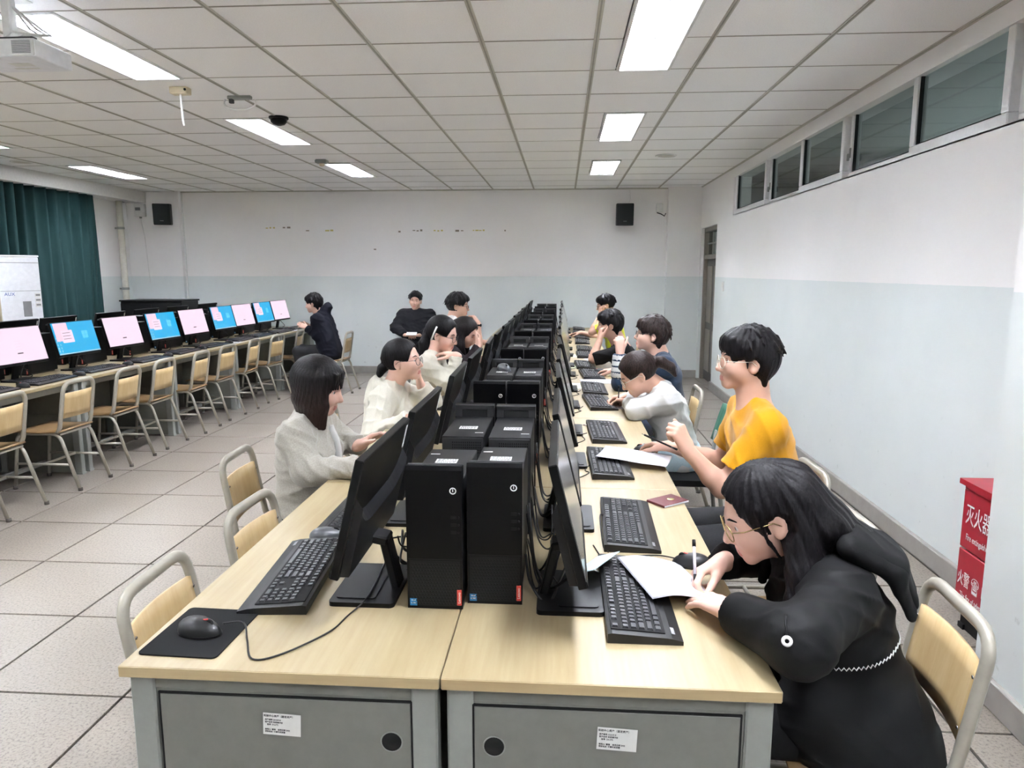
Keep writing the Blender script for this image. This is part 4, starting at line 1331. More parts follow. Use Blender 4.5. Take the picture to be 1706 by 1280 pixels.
for sy in (-1, 1):
    part('foot', MB().box((-0.06, sy * 0.12, 0.012), (0.04, 0.04, 0.024)), M['black'], fb)

# ================================================================== THINGS ON THE DESKS
def sheet(name, label, cat, c, w, l, rz, mat, curl=0.0, z=DESK_Z, group=None, lines=0):
    def fn(u, v):
        x, y = (u - 0.5) * w, (v - 0.5) * l
        zz = 0.0012 + curl * (max(0, abs(2 * v - 1) - 0.2)) ** 2 + 0.0015 * math.sin(5 * u + 3 * v) ** 2
        return (x, y, zz)
    t = thing(name, label, cat, (c[0], c[1], z), rz, group)
    part('page', MB().grid(fn, 10, 14, thick=(0, 0, 0.0006)), mat, t)
    if lines:
        b = MB()
        rnd = random.Random(lines)
        for i in range(lines):
            y = l * (0.40 - 0.8 * i / lines)
            x = -w * 0.40
            while x < w * 0.36:
                d = rnd.uniform(0.006, 0.02)
                p = fn(x / w + 0.5, y / l + 0.5)
                b.box((x + d / 2, y, p[2] + 0.0012), (d, 0.0022, 0.0003)); x += d + 0.005
        part('print', b, M['pencil'], t)
    return t
# booklet the woman in black writes in
bk = thing('exercise_booklet', 'white open booklet under the pen of the woman in the black jacket', 'booklet', (0.281, 1.825, DESK_Z), math.radians(15))
def bkf(u, v, k=0.0):
    x, y = (u - 0.5) * 0.185, (v - 0.5) * 0.262
    z = 0.037 - 0.034 * (max(0.0, u - 0.25) / 0.75) ** 1.3 + 0.007 * math.sin(u * PI) * (1 - 0.6 * v)
    return (x, y, z + k)
part('cover', MB().grid(lambda u, v: bkf(u, v, -0.0015), 14, 10, thick=(0, 0, 0.0012)), M['paper'], bk)
part('page', MB().grid(lambda u, v: bkf(u * 0.98 + 0.01, v * 0.98 + 0.01, 0.0005), 14, 10, thick=(0, 0, 0.0012)), M['paper'], bk)
pr = MB()
rnd = random.Random(2)
for i in range(3):
    v = 0.42 - 0.06 * i
    u = 0.30
    while u < 0.72:
        p = bkf(u, v, 0.0020)
        pr.box(p, (0.004, 0.0022, 0.0003)); u += rnd.uniform(0.03, 0.06)
part('handwriting', pr, M['pencil'], bk)
# sheet in front of the man in yellow
sh = sheet('exam_paper', 'white paper sheet laid over the third right keyboard beside the yellow T-shirt', 'paper', (0.315, 3.075, 0), 0.30, 0.20, math.radians(-20), M['paper'], 0.012, DESK_Z + 0.024, None, 7)
sh.rotation_euler = (0, math.radians(4.0), math.radians(-16))
sheet('exam_paper', 'white paper sheet beyond the fourth keyboard, beside the woman in white', 'paper', (0.29, 5.42, 0), 0.30, 0.21, math.radians(4), M['paper'], 0.004, DESK_Z, None, 6)
sheet('exam_paper', 'white paper under the hands of the woman in the white shirt', 'paper', (0.40, 4.42, 0), 0.21, 0.28, math.radians(70), M['paper'], 0.001, DESK_Z, None, 8)
sheet('exam_paper', 'white paper far down the right side in front of the man in black', 'paper', (0.335, 6.75, 0), 0.21, 0.30, math.radians(12), M['paper'], 0.001, DESK_Z, None, 5)
sheet('exam_paper', 'white paper on the left desks beside the far screens', 'paper', (-3.84, 8.18, 0), 0.15, 0.21, 0.2, M['paper'], 0.001, DESK_Z, None, 5)
sheet('exam_paper', 'white paper in front of the man in the navy hoodie', 'paper', (-3.86, 9.98, 0), 0.21, 0.29, 0.3, M['paper'], 0.001, DESK_Z, None, 5)
for i, (x, y) in enumerate(((0.10, 6.3), (0.105, 5.2), (0.09, 7.1))):
    sheet('desk_notice', 'pale yellow-green notice between screens and keyboards, %s of three' % ['middle', 'nearest', 'farthest'][i],
          'paper', (x, y, 0), 0.10, 0.26, 0.05, simple('pale_yellow_green_paper_%d' % i, rgb(222, 226, 190), 0.6), 0.001, DESK_Z, None, 5)
# maroon booklet
mb_ = thing('maroon_booklet', 'small maroon covered booklet near the desk edge on the right', 'booklet', (0.385, 2.545, DESK_Z), math.radians(-52))
part('cover', MB().box((0, 0, 0.0045), (0.088, 0.125, 0.009), bev=0.0015), M['maroon'], mb_)
part('page_block', MB().box((0.001, 0, 0.0045), (0.0875, 0.121, 0.006)), M['paper'], mb_)
part('emblem', MB().lathe([(0.014, 0.009), (0.013, 0.0095)], (0, 0.015, 0), 18), M['gold'], mb_)
# pale blue card propped on the nearest right monitor
cdt = thing('student_card', 'pale blue card propped between the nearest right monitor and keyboard', 'card', (0.098, 1.880, DESK_Z + 0.014), math.radians(-30))
Rc = Matrix.Rotation(math.radians(66), 3, 'Y')
part('card', MB().box((0, 0, 0.025), (0.0015, 0.150, 0.075), rot=Rc), M['card_blue'], cdt)
part('card_print', MB().box(Vector((0, 0, 0.025)) + Rc @ Vector((0.001, 0.01, 0.012)), (0.0005, 0.07, 0.004), rot=Rc)
     .box(Vector((0, 0, 0.025)) + Rc @ Vector((0.001, 0.005, -0.002)), (0.0005, 0.08, 0.003), rot=Rc), M['pencil'], cdt)

def pen(label, a, b_, mat_body, mat_cap, name='pen'):
    a, b_ = Vector(a), Vector(b_)
    d = (b_ - a)
    t = thing(name, label, 'pen', a)
    part('barrel', MB().tube([d * 0.09, d * 0.86], 0.0042, 10), mat_body, t)
    part('tip', MB().tube([d * 0.0, d * 0.09], [0.0008, 0.0040], 10), M['chrome'], t)
    part('cap', MB().tube([d * 0.86, d * 1.0], 0.0048, 10), mat_cap, t)
    part('grip', MB().tube([d * 0.1, d * 0.3], 0.0048, 10), mat_cap, t)
    return t
clear = simple('clear_grey_pen_barrel', rgb(176, 172, 178), 0.2)
pen('clear gel pen held upright by the woman in the black jacket', (0.347, 1.775, 0.768), (0.352, 1.852, 0.872), clear, M['black'])
pen('black pen held by the woman in the white shirt', (0.345, 4.38, 0.758), (0.352, 4.46, 0.875), M['black'], M['black'])
pen('black pen held across the mouse hand of the man in yellow', (0.362, 3.228, 0.848), (0.486, 3.005, 0.832), M['black'], M['black'])
pen('red pen lying behind the third keyboard on the right', (0.11, 3.83, 0.755), (0.23, 3.845, 0.755), M['red'], M['white'])

# ---- cables
def cable(label, pts, r=0.003, group='cables on the desks', mat=None, n=8):
    P = [Vector(p) for p in pts]
    out = []
    Q = [P[0]] + P + [P[-1]]
    for i in range(1, len(Q) - 2):
        for k in range(n):
            t = k / n
            p0, p1, p2, p3 = Q[i - 1], Q[i], Q[i + 1], Q[i + 2]
            out.append(0.5 * ((2 * p1) + (p2 - p0) * t + (2 * p0 - 5 * p1 + 4 * p2 - p3) * t * t + (3 * p1 - p0 - 3 * p2 + p3) * t ** 3))
    out.append(P[-1])
    o = link('cable', MB().tube(out, r, 6).mesh('cable', mat or M['cable']))
    return tag(o, label, 'cable', group)
Z = DESK_Z + 0.003
cable('thin black mouse cable looping over the desk from the mouse pad', [(-0.775, 1.512, 0.77), (-0.735, 1.53, 0.764), (-0.70, 1.47, Z), (-0.655, 1.395, Z), (-0.60, 1.42, Z), (-0.53, 1.52, Z), (-0.51, 1.60, Z), (-0.48, 1.68, 0.768), (-0.49, 1.90, 0.766)], 0.0022)
cable('black cable behind the second keyboard on the right', [(0.142, 2.05, Z), (0.13, 2.10, Z), (0.125, 2.22, 0.80), (0.14, 2.32, 0.775)], 0.0025)
cable('black mouse cable from the mouse beside the second keyboard', [(0.335, 2.0, 0.758), (0.28, 2.035, Z), (0.19, 2.015, Z), (0.13, 1.99, Z), (0.10, 2.1, Z)], 0.0022)
cable('long black cable drooping between the nearest tower and the right monitor', [(-0.09, 1.80, 0.84), (-0.075, 1.74, 0.79), (-0.03, 1.70, Z), (0.0, 1.76, 0.79), (0.02, 1.85, 0.80)], 0.0038)
random.seed(31)
def spline(pts, n=8):
    P = [Vector(p) for p in pts]
    Q = [P[0]] + P + [P[-1]]; out = []
    for i in range(1, len(Q) - 2):
        for k in range(n):
            t = k / n
            p0, p1, p2, p3 = Q[i - 1], Q[i], Q[i + 1], Q[i + 2]
            out.append(0.5 * ((2 * p1) + (p2 - p0) * t + (2 * p0 - 5 * p1 + 4 * p2 - p3) * t * t + (3 * p1 - p0 - 3 * p2 + p3) * t ** 3))
    return out + [P[-1]]
def bundle(label, y0, n, side, group):
    x0, x1 = (-0.094, 0.0) if side > 0 else (-0.376, -0.47)
    t = thing('cable_bundle', label, 'cables', ((x0 + x1) / 2, y0, DESK_Z), 0, group)
    o = Vector(t.location)
    for i in range(n):
        y = y0 + random.uniform(-0.12, 0.2)
        a = (x0, y + 0.12, random.uniform(0.80, 0.93)); c = (x1 + random.uniform(-0.03, 0.03), y - random.uniform(-0.03, 0.2), random.uniform(0.79, 0.90))
        m1 = (x0 + (x1 - x0) * 0.3, y + random.uniform(-0.08, 0.05), random.uniform(0.756, 0.79)); m2 = (x0 + (x1 - x0) * 0.7, y - 0.08, random.uniform(0.756, 0.82))
        part('cable', MB().tube([p - o for p in spline((a, m1, m2, c), 7)], random.choice((0.0025, 0.003, 0.004)), 6), M['cable'], t)
for k in range(14):
    bundle('tangle of black cables behind the %s right monitor from the near end' % ORD[k], 1.95 if k == 0 else seatY[k] + 0.06, 8 if k == 0 else (5 if k < 7 else 3), 1, 'cable tangles on the center desks')
for k in range(6):
    bundle('tangle of black cables behind the %s left monitor from the near end' % ORD[k], 1.90 if k == 0 else seatY[k] + 0.06, 6 if k == 0 else 3, -1, 'cable tangles on the center desks')
for k in range(2, 8):
    y = seatY[k]
    cable('thin cable curling beside the %s keyboard on the right desks' % ORD[k], [(0.13, y - 0.05, Z), (0.10, y - 0.12 + random.uniform(-0.05, 0.05), Z), (0.115, y - 0.2, Z), (0.06, y - 0.27, Z), (0.05, y - 0.1, Z + 0.01)], 0.0022)
for k in range(1, 10):
    y = ML[k]
    cable('black cable behind the %s lit monitor on the left desks' % ORD[k - 1], [(-4.24, y + 0.2, 0.86), (-4.20, y + 0.1, 0.76), (-4.15, y + 0.14, Z + 0.006), (-4.08, y + 0.05, 0.80), (-4.16, y, 0.90)], 0.004)

# ================================================================== PEOPLE
# every figure is sculpted as a signed distance field (limbs are tapered round cones blended together) and
# turned into one continuous surface; clothing and hair are children made the same way.
A_ = lambda *p: np.array(p, dtype=np.float64)
def unit(v):
    v = np.asarray(v, float); n = np.linalg.norm(v)
    return v / n if n > 1e-9 else v

class Field:
    def __init__(self):
        self.ops = []
    def cone(self, a, b, ra, rb, k=0.02, op='u', flat=None, cut=None):
        """tapered capsule; flat=(axis, factor) squashes it along an axis; cut=(point, normal) ends it flat"""
        self.ops.append(('c', np.asarray(a, float), np.asarray(b, float), ra, rb, k, op, flat, cut)); return self
    def ell(self, c, R, rad, k=0.02, op='u'):
        self.ops.append(('e', np.asarray(c, float), np.asarray(R, float), np.asarray(rad, float), k, op)); return self
    def bounds(self):
        lo = np.full(3, 1e9); hi = -lo
        for o in self.ops:
            if o[-1] == 's' or (o[0] == 'c' and o[6] == 's'): continue
            if o[0] == 'c':
                for p, r in ((o[1], o[3]), (o[2], o[4])):
                    lo = np.minimum(lo, p - r); hi = np.maximum(hi, p + r)
            else:
                m = max(o[3]); lo = np.minimum(lo, o[1] - m); hi = np.maximum(hi, o[1] + m)
        return lo, hi
    def mesh(self, h, name, mats, origin, noise=None, smooth_iter=1, matfn=None):
        lo, hi = self.bounds()
        pad = 4 * h + 0.01
        lo = lo - pad; hi = hi + pad
        n = np.ceil((hi - lo) / h).astype(int) + 1
        F = np.full(n, 0.08, dtype=np.float32)
        ax = [lo[i] + h * np.arange(n[i]) for i in range(3)]
        for o in self.ops:
            if o[0] == 'c':
                _, a, b, ra, rb, k, op, flat, cut = o
                e = k + 3 * h
                l = np.minimum(a - ra, b - rb) - e; u = np.maximum(a + ra, b + rb) + e
            else:
                _, c, R, rad, k, op = o
                e = k + 3 * h; m = np.sqrt(((R * rad[None, :]) ** 2).sum(1))
                l = c - m - e; u = c + m + e
            i0 = np.clip(np.floor((l - lo) / h).astype(int), 0, n); i1 = np.clip(np.ceil((u - lo) / h).astype(int) + 1, 0, n)
            if np.any(i1 <= i0): continue
            sl = tuple(slice(i0[q], i1[q]) for q in range(3))
            X = ax[0][sl[0]][:, None, None]; Y = ax[1][sl[1]][None, :, None]; Z = ax[2][sl[2]][None, None, :]
            if o[0] == 'c':
                ab = b - a; L2 = max(ab @ ab, 1e-9)
                t = np.clip(((X - a[0]) * ab[0] + (Y - a[1]) * ab[1] + (Z - a[2]) * ab[2]) / L2, 0, 1)
                dx = X - a[0] - t * ab[0]; dy = Y - a[1] - t * ab[1]; dz = Z - a[2] - t * ab[2]
                if flat is not None:
                    w, fac = flat
                    dd = dx * w[0] + dy * w[1] + dz * w[2]
                    q2 = dx * dx + dy * dy + dz * dz + dd * dd * (1.0 / fac ** 2 - 1)
                    d = (np.sqrt(q2) - (ra + (rb - ra) * t)) * min(1.0, fac * 1.15)
                else:
                    d = np.sqrt(dx * dx + dy * dy + dz * dz) - (ra + (rb - ra) * t)
                if cut is not None:
                    p, nn = cut
                    d = np.maximum(d, (X - p[0]) * nn[0] + (Y - p[1]) * nn[1] + (Z - p[2]) * nn[2])
            else:
                px, py, pz = X - c[0], Y - c[1], Z - c[2]
                q = [(px * R[0, j] + py * R[1, j] + pz * R[2, j]) / rad[j] for j in range(3)]
                k0 = np.sqrt(q[0] ** 2 + q[1] ** 2 + q[2] ** 2)
                k1 = np.sqrt((q[0] / rad[0]) ** 2 + (q[1] / rad[1]) ** 2 + (q[2] / rad[2]) ** 2)
                d = k0 * (k0 - 1) / np.maximum(k1, 1e-6)
            d = d.astype(np.float32)
            G = F[sl]
            if op == 'u':
                hh = np.clip(0.5 + 0.5 * (G - d) / k, 0, 1)
                F[sl] = G + (d - G) * hh - k * hh * (1 - hh)
            else:
                hh = np.clip(0.5 - 0.5 * (G + d) / k, 0, 1)
                F[sl] = G + (-d - G) * hh + k * hh * (1 - hh)
        if noise is not None:
            band = np.abs(F) < 0.035
            I = np.argwhere(band)
            P = lo + h * I
            F[band] += noise(P).astype(np.float32)
        return surface_net(F, lo, h, name, mats, origin, smooth_iter, matfn)

def surface_net(F, lo, h, name, mats, origin, smooth_iter, matfn):
    S = F < 0
    nx, ny, nz = F.shape
    cnt = np.zeros((nx - 1, ny - 1, nz - 1), np.int8)
    for dx in (0, 1):
        for dy in (0, 1):
            for dz in (0, 1):
                cnt += S[dx:nx - 1 + dx, dy:ny - 1 + dy, dz:nz - 1 + dz]
    act = (cnt > 0) & (cnt < 8)
    I = np.argwhere(act)
    idx = np.full(act.shape, -1, np.int32)
    idx[act] = np.arange(len(I))
    cor = [(a, b, c) for a in (0, 1) for b in (0, 1) for c in (0, 1)]
    val = np.stack([F[I[:, 0] + a, I[:, 1] + b, I[:, 2] + c] for a, b, c in cor], 1)
    acc = np.zeros((len(I), 3)); num = np.zeros(len(I))
    for i in range(8):
        for j in range(i + 1, 8):
            if sum(abs(cor[i][q] - cor[j][q]) for q in range(3)) != 1: continue
            m = (val[:, i] < 0) != (val[:, j] < 0)
            t = val[m, i] / (val[m, i] - val[m, j])
            acc[m] += np.array(cor[i]) + t[:, None] * (np.array(cor[j]) - np.array(cor[i])); num[m] += 1
    V = lo + h * (I + acc / num[:, None])
    quads = []
    for a in range(3):
        s0 = [slice(None)] * 3; s1 = [slice(None)] * 3
        s0[a] = slice(0, -1); s1[a] = slice(1, None)
        A = S[tuple(s0)]; B = S[tuple(s1)]
        E_ = np.argwhere(A != B)
        u, w = (a + 1) % 3, (a + 2) % 3
        ok = (E_[:, u] > 0) & (E_[:, w] > 0) & (E_[:, u] < F.shape[u] - 1) & (E_[:, w] < F.shape[w] - 1)
        E_ = E_[ok]
        inside = A[E_[:, 0], E_[:, 1], E_[:, 2]]
        def g(du, dw):
            q = E_.copy(); q[:, u] -= du; q[:, w] -= dw
            return idx[q[:, 0], q[:, 1], q[:, 2]]
        q = np.stack([g(1, 1), g(0, 1), g(0, 0), g(1, 0)], 1)
        q[~inside] = q[~inside][:, ::-1]
        quads.append(q)
    Q = np.concatenate(quads)
    Q = Q[(Q >= 0).all(1)]
    # light Laplacian relaxation removes the voxel stepping
    for _ in range(smooth_iter):
        acc = np.zeros_like(V); num = np.zeros(len(V))
        for i in range(4):
            for j in ((i + 1) % 4, (i + 3) % 4):
                np.add.at(acc, Q[:, i], V[Q[:, j]]); np.add.at(num, Q[:, i], 1)
        V = V * 0.5 + 0.5 * acc / np.maximum(num, 1)[:, None]
    # drop tiny loose crumbs
    if True:
        lab = np.arange(len(V))
        for _ in range(400):
            m = lab[Q].min(1)
            new = lab.copy()
            for i in range(4): np.minimum.at(new, Q[:, i], m)
            new = new[new]
            if (new == lab).all(): break
            lab = new
        cnts = np.bincount(lab, minlength=len(V))
        keepv = cnts[lab] > 60
        Q = Q[keepv[Q].all(1)]
        used = np.zeros(len(V), bool); used[Q] = True
        re = np.cumsum(used) - 1
        V = V[used]; Q = re[Q]
    me = bpy.data.meshes.new(name)
    me.vertices.add(len(V)); me.loops.add(len(Q) * 4); me.polygons.add(len(Q))
    me.vertices.foreach_set('co', (V - origin).astype(np.float32).ravel())
    me.loops.foreach_set('vertex_index', Q.astype(np.int32).ravel())
    me.polygons.foreach_set('loop_start', np.arange(0, len(Q) * 4, 4, dtype=np.int32))
    me.polygons.foreach_set('use_smooth', np.ones(len(Q), bool))
    for m in mats: me.materials.append(m)
    if matfn is not None:
        C_ = V[Q].mean(1)
        me.polygons.foreach_set('material_index', matfn(C_).astype(np.int32))
    me.update(calc_edges=True)
    me.validate()
    return me

def fold_noise(amp, seed, fx=1.0):
    """irregular cloth: narrow raised creases running across broad slack areas"""
    r = np.random.RandomState(seed)
    def rd(zs=1.0):
        v = r.uniform(-1, 1, 3); v[2] *= zs
        return v / np.linalg.norm(v)
    D = [rd(1.6), rd(1.6), rd(0.8)]; Wd = [rd(), rd(), rd(), rd()]
    ph = r.uniform(0, 6.28, 8)
    def f(P):
        w1 = np.sin(P @ Wd[0] * 16 + ph[0]) + 0.6 * np.sin(P @ Wd[1] * 23 + ph[1])
        w2 = np.sin(P @ Wd[2] * 14 + ph[2]) + 0.6 * np.sin(P @ Wd[3] * 27 + ph[3])
        s = 0
        for i, (fr, am) in enumerate(((34, 1.0), (58, 0.65), (90, 0.4))):
            v = np.abs(np.sin(P @ D[i] * fr * fx + 1.3 * (w1 if i != 1 else w2) + ph[4 + i]))
            mask = 0.5 + 0.5 * np.sin(P @ Wd[i] * 12 + ph[i] + w2)
            s = s + am * (0.35 - (1 - v) ** 1.7) * mask
        return amp * s
    return f

def hair_noise(c, R, amp, freq, seed):
    r = np.random.RandomState(seed); p0, p1, p2 = r.uniform(0, 6.28, 3)
    def f(P):
        q = (P - c) @ R
        az = np.arctan2(q[:, 1], q[:, 0] + 0.02)
        return amp * (np.sin(az * freq + 9 * q[:, 2] + p0) * 0.6 + np.sin(az * freq * 2.3 - 14 * q[:, 2] + p1) * 0.45 + 0.3 * np.sin(q[:, 1] * 160 + q[:, 0] * 60 + p2))
    return f

def rotm(fwd_yaw, pitch=0.0, roll=0.0):
    """columns = forward, left, up of a frame that looks along fwd_yaw, nods down by pitch, tips by roll (degrees)"""
    y, p, r = map(math.radians, (fwd_yaw, pitch, roll))
    Rz = np.array([[math.cos(y), -math.sin(y), 0], [math.sin(y), math.cos(y), 0], [0, 0, 1]])
    Ry = np.array([[math.cos(p), 0, math.sin(p)], [0, 1, 0], [-math.sin(p), 0, math.cos(p)]])
    Rx = np.array([[1, 0, 0], [0, math.cos(r), -math.sin(r)], [0, math.sin(r), math.cos(r)]])
    return Rz @ Ry @ Rx

def two_bone(s, w, hint, l1, l2):
    s, w = np.asarray(s, float), np.asarray(w, float)
    d = w - s; L = np.linalg.norm(d)
    if L > (l1 + l2) * 0.995:
        return s + d * l1 / (l1 + l2)
    u = d / L
    a = (l1 * l1 - l2 * l2 + L * L) / (2 * L)
    hgt = math.sqrt(max(l1 * l1 - a * a, 0))
    hv = np.asarray(hint, float) - s
    hv = hv - u * (hv @ u)
    return s + u * a + unit(hv) * hgt

def add_hand(B, W, D, N, left, curl, thumb=(0.5, 0.6, 0.5, 15), s=1.0, spread=4):
    """five-fingered hand. D: towards the fingers, N: the way the palm faces, curl: 4 fingers x (root, mid, tip) degrees"""
    D = unit(D); N = unit(np.asarray(N, float) - D * (np.asarray(N, float) @ D))
    T = np.cross(N, D) if left else np.cross(D, N)
    W = np.asarray(W, float)
    offs = (0.0265, 0.0085, -0.0095, -0.0265)
    kd = (0.083, 0.087, 0.082, 0.074)
    seg = ((0.041, 0.025, 0.020), (0.046, 0.029, 0.021), (0.042, 0.027, 0.021), (0.033, 0.020, 0.018))
    B.cone(W - D * 0.02, W + D * 0.02, 0.026 * s, 0.024 * s, 0.015, flat=(N, 0.78))
    for i in range(4):
        K = W + (D * kd[i] + T * offs[i]) * s
        B.cone(W + (D * 0.012 + T * offs[i] * 0.62) * s, K, 0.0155 * s, 0.0115 * s, 0.012)
        an = 0.0; P = K
        sp = math.radians((1.5 - i) * spread)
        base = unit(D * math.cos(sp) + T * math.sin(sp))
        for q in range(3):
            an += math.radians(curl[i][q])
            v = base * math.cos(an) + N * math.sin(an)
            P2 = P + v * seg[i][q] * s
            r0 = (0.0098, 0.0088, 0.0080)[q] * (0.9 if i == 3 else 1); r1 = (0.0088, 0.0080, 0.0066)[q] * (0.9 if i == 3 else 1)
            B.cone(P, P2, r0 * s, r1 * s, 0.005)
            P = P2
    # thumb leaves the side of the palm near its base
    a, b, c, bend = thumb
    P0 = W + (D * 0.018 + T * 0.021 + N * 0.006) * s
    v = unit(D * a + T * b + N * c)
    P1 = P0 + v * 0.045 * s
    v2 = unit(v + D * math.sin(math.radians(bend)) * 1.2 + N * 0.1)
    P2 = P1 + v2 * 0.032 * s
    v3 = unit(v2 + D * math.sin(math.radians(bend)) * 0.8)
    P3 = P2 + v3 * 0.026 * s
    B.cone(P0, P1, 0.0160 * s, 0.0118 * s, 0.012).cone(P1, P2, 0.0112 * s, 0.0100 * s, 0.005).cone(P2, P3, 0.0100 * s, 0.0078 * s, 0.005)

RELAX = ((18, 22, 15), (20, 25, 15), (22, 28, 16), (26, 30, 18))
FLAT = ((6, 10, 8), (6, 10, 8), (8, 12, 8), (10, 14, 10))
FIST = ((62, 85, 50), (66, 90, 50), (70, 90, 50), (74, 90, 50))
PENGRIP = ((34, 52, 22), (46, 62, 30), (62, 74, 35), (70, 78, 40))
MOUSE = ((14, 22, 12), (14, 22, 12), (20, 30, 16), (24, 34, 18))
CHINREST = ((50, 60, 35), (55, 65, 35), (60, 70, 40), (65, 75, 40))

SKIN = {'light': skin_mat('skin_light', (s2l(216), s2l(176), s2l(158))), 'mid': skin_mat('skin_medium', (s2l(206), s2l(163), s2l(140))),
        'warm': skin_mat('skin_warm', (s2l(198), s2l(158), s2l(138)))}
HAIR = {'black': hair_mat('black_hair', rgb(15, 13, 15)), 'brown': hair_mat('dark_brown_hair', rgb(36, 27, 25)), 'soft': hair_mat('soft_black_hair', rgb(23, 19, 20)),
        'ombre': hair_mat('black_hair_brown_tips', rgb(17, 14, 15), (rgb(62, 45, 40), 0.90, 1.12))}
CLOTH = {}
def cloth(name, c, **k):
    if name not in CLOTH: CLOTH[name] = fabric(name, c, **k)
    return CLOTH[name]

def person(name, label, fwd, pelvis, chest, head, hrot, armL, armR, top, trousers, hair, skin='mid', s=1.0, hs=1.0, h=0.005, sex='m', shw=None,
           glasses=None, knees=None, sh_yaw=0.0, top_kw=None, hair_kw=None, seed=1, lips='lip', feet=True, brow=True):
    """joints in room coordinates; arms = dict(wrist, hint or elbow, D, N, curl, thumb)"""
    top_kw = top_kw or {}; hair_kw = hair_kw or {}
    f2 = rotm(fwd); fw, lf, up = f2[:, 0], f2[:, 1], f2[:, 2]
    pelvis, chest, head = A_(*pelvis), A_(*chest), A_(*head)
    origin = A_(pelvis[0], pelvis[1], 0.0)
    root = thing(name, label, 'person', tuple(origin))
    shw = shw or (0.175 if sex == 'm' else 0.155)
    sd = rotm(fwd + sh_yaw)[:, 1]
    spine = unit(chest - pelvis)
    shL, shR = chest + sd * shw - spine * 0.060, chest - sd * shw - spine * 0.060
    H = rotm(*hrot)
    hc = head
    def hp(x, y, z): return hc + H @ (A_(x, y, z) * hs)
    # ------------------------------------------------------------------ body: one continuous surface
    B = Field()
    B.ell(hp(-0.012, 0, 0.030), H, A_(0.098, 0.077, 0.088) * hs, 0.02)              # skull
    B.ell(hp(0.026, 0, -0.030), H, A_(0.066, 0.060, 0.076) * hs, 0.035)             # face block
    B.ell(hp(0.010, 0, -0.052), H, A_(0.066, 0.056, 0.048) * hs, 0.03)              # jaw
    B.cone(hp(0.067, -0.011, -0.094), hp(0.067, 0.011, -0.094), 0.0185 * hs, 0.0185 * hs, 0.022)    # chin
    for y in (-1, 1):
        B.ell(hp(0.056, y * 0.040, -0.030), H, A_(0.030, 0.026, 0.026) * hs, 0.025)                # cheek
        B.cone(hp(0.080, y * 0.012, 0.020), hp(0.066, y * 0.046, 0.019), 0.011 * hs, 0.009 * hs, 0.016)  # brow ridge
        B.ell(hp(0.096, y * 0.031, -0.001), H, A_(0.019, 0.017, 0.011) * hs, 0.012, 's')           # eye socket
        B.cone(hp(0.0795, y * 0.021, 0.0088), hp(0.0725, y * 0.045, 0.0062), 0.0060 * hs, 0.0056 * hs, 0.004)   # upper lid
        B.cone(hp(0.0775, y * 0.023, -0.0105), hp(0.0715, y * 0.044, -0.0092), 0.0056 * hs, 0.0052 * hs, 0.004)  # lower lid
    B.cone(hp(0.083, 0, 0.012), hp(0.106, 0, -0.034), 0.0085 * hs, 0.0120 * hs, 0.012)            # nose
    for y in (-1, 1):
        B.cone(hp(0.092, y * 0.011, -0.040), hp(0.084, y * 0.014, -0.038), 0.0088 * hs, 0.0088 * hs, 0.008)
    B.cone(hp(0.0865, -0.015, -0.0655), hp(0.0865, 0.015, -0.0655), 0.0075 * hs, 0.0075 * hs, 0.008)  # upper lip
    B.cone(hp(0.0855, -0.012, -0.0765), hp(0.0855, 0.012, -0.0765), 0.0078 * hs, 0.0078 * hs, 0.008)  # lower lip
    B.cone(hp(0.0965, -0.020, -0.0712), hp(0.0965, 0.020, -0.0712), 0.0030 * hs, 0.0035 * hs, 0.003, 's')
    for y in (-1, 1):
        E = H @ rotm(y * -22)
        B.ell(hp(-0.012, y * 0.078, -0.010), E, A_(0.019, 0.008, 0.032) * hs, 0.006)               # ear
        B.ell(hp(-0.008, y * 0.086, -0.008), E, A_(0.010, 0.006, 0.018) * hs, 0.005, 's')
        B.ell(hp(-0.006, y * 0.077, -0.034), E, A_(0.010, 0.007, 0.010) * hs, 0.006)
    nb = chest - up * 0.01 + fw * 0.0
    nr = (0.058 if sex == 'm' else 0.049) * s
    B.cone(hp(-0.030, 0, -0.030), nb, nr * 0.98, nr * 1.08, 0.02)
    B.cone(hp(-0.004, 0, -0.070), nb + fw * 0.016 - up * 0.02, nr * (0.74 if sex == 'm' else 0.58), nr * 0.80, 0.018)
    B.cone(shL, shR, 0.042 * s, 0.042 * s, 0.05)
    for sg, sh in ((1, shL), (-1, shR)):
        B.cone(nb + sd * sg * 0.022 - up * 0.012 - fw * 0.008, sh, 0.040 * s, 0.036 * s, 0.03)
    B.cone(chest - spine * 0.10, pelvis + spine * 0.04, 0.085 * s, 0.085 * s, 0.06)
    ul, fl_ = 0.275 * s, 0.245 * s
    elb = {}
    for key, arm, sh in (('L', armL, shL), ('R', armR, shR)):
        w = A_(*arm['wrist'])
        e = A_(*arm['elbow']) if 'elbow' in arm else two_bone(sh, w, arm.get('hint', sh - up * 0.3), ul, fl_)
        elb[key] = e
        B.cone(sh, e, 0.046 * s, 0.037 * s, 0.03)
        B.cone(e, e + (w - e) * 0.30, 0.037 * s, 0.039 * s, 0.02)
        B.cone(e + (w - e) * 0.30, w, 0.039 * s, 0.0255 * s, 0.015)
        D = arm.get('D'); D = unit(w - e) if D is None else A_(*D)
        add_hand(B, w, D, A_(*arm.get('N', (0, 0, -1))), key == 'L', arm.get('curl', RELAX), arm.get('thumb', (0.7, 0.6, 0.3, 15)), s * arm.get('hs', 1.0))
    hipL, hipR = pelvis + lf * 0.09 - up * 0.02, pelvis - lf * 0.09 - up * 0.02
    legs = []
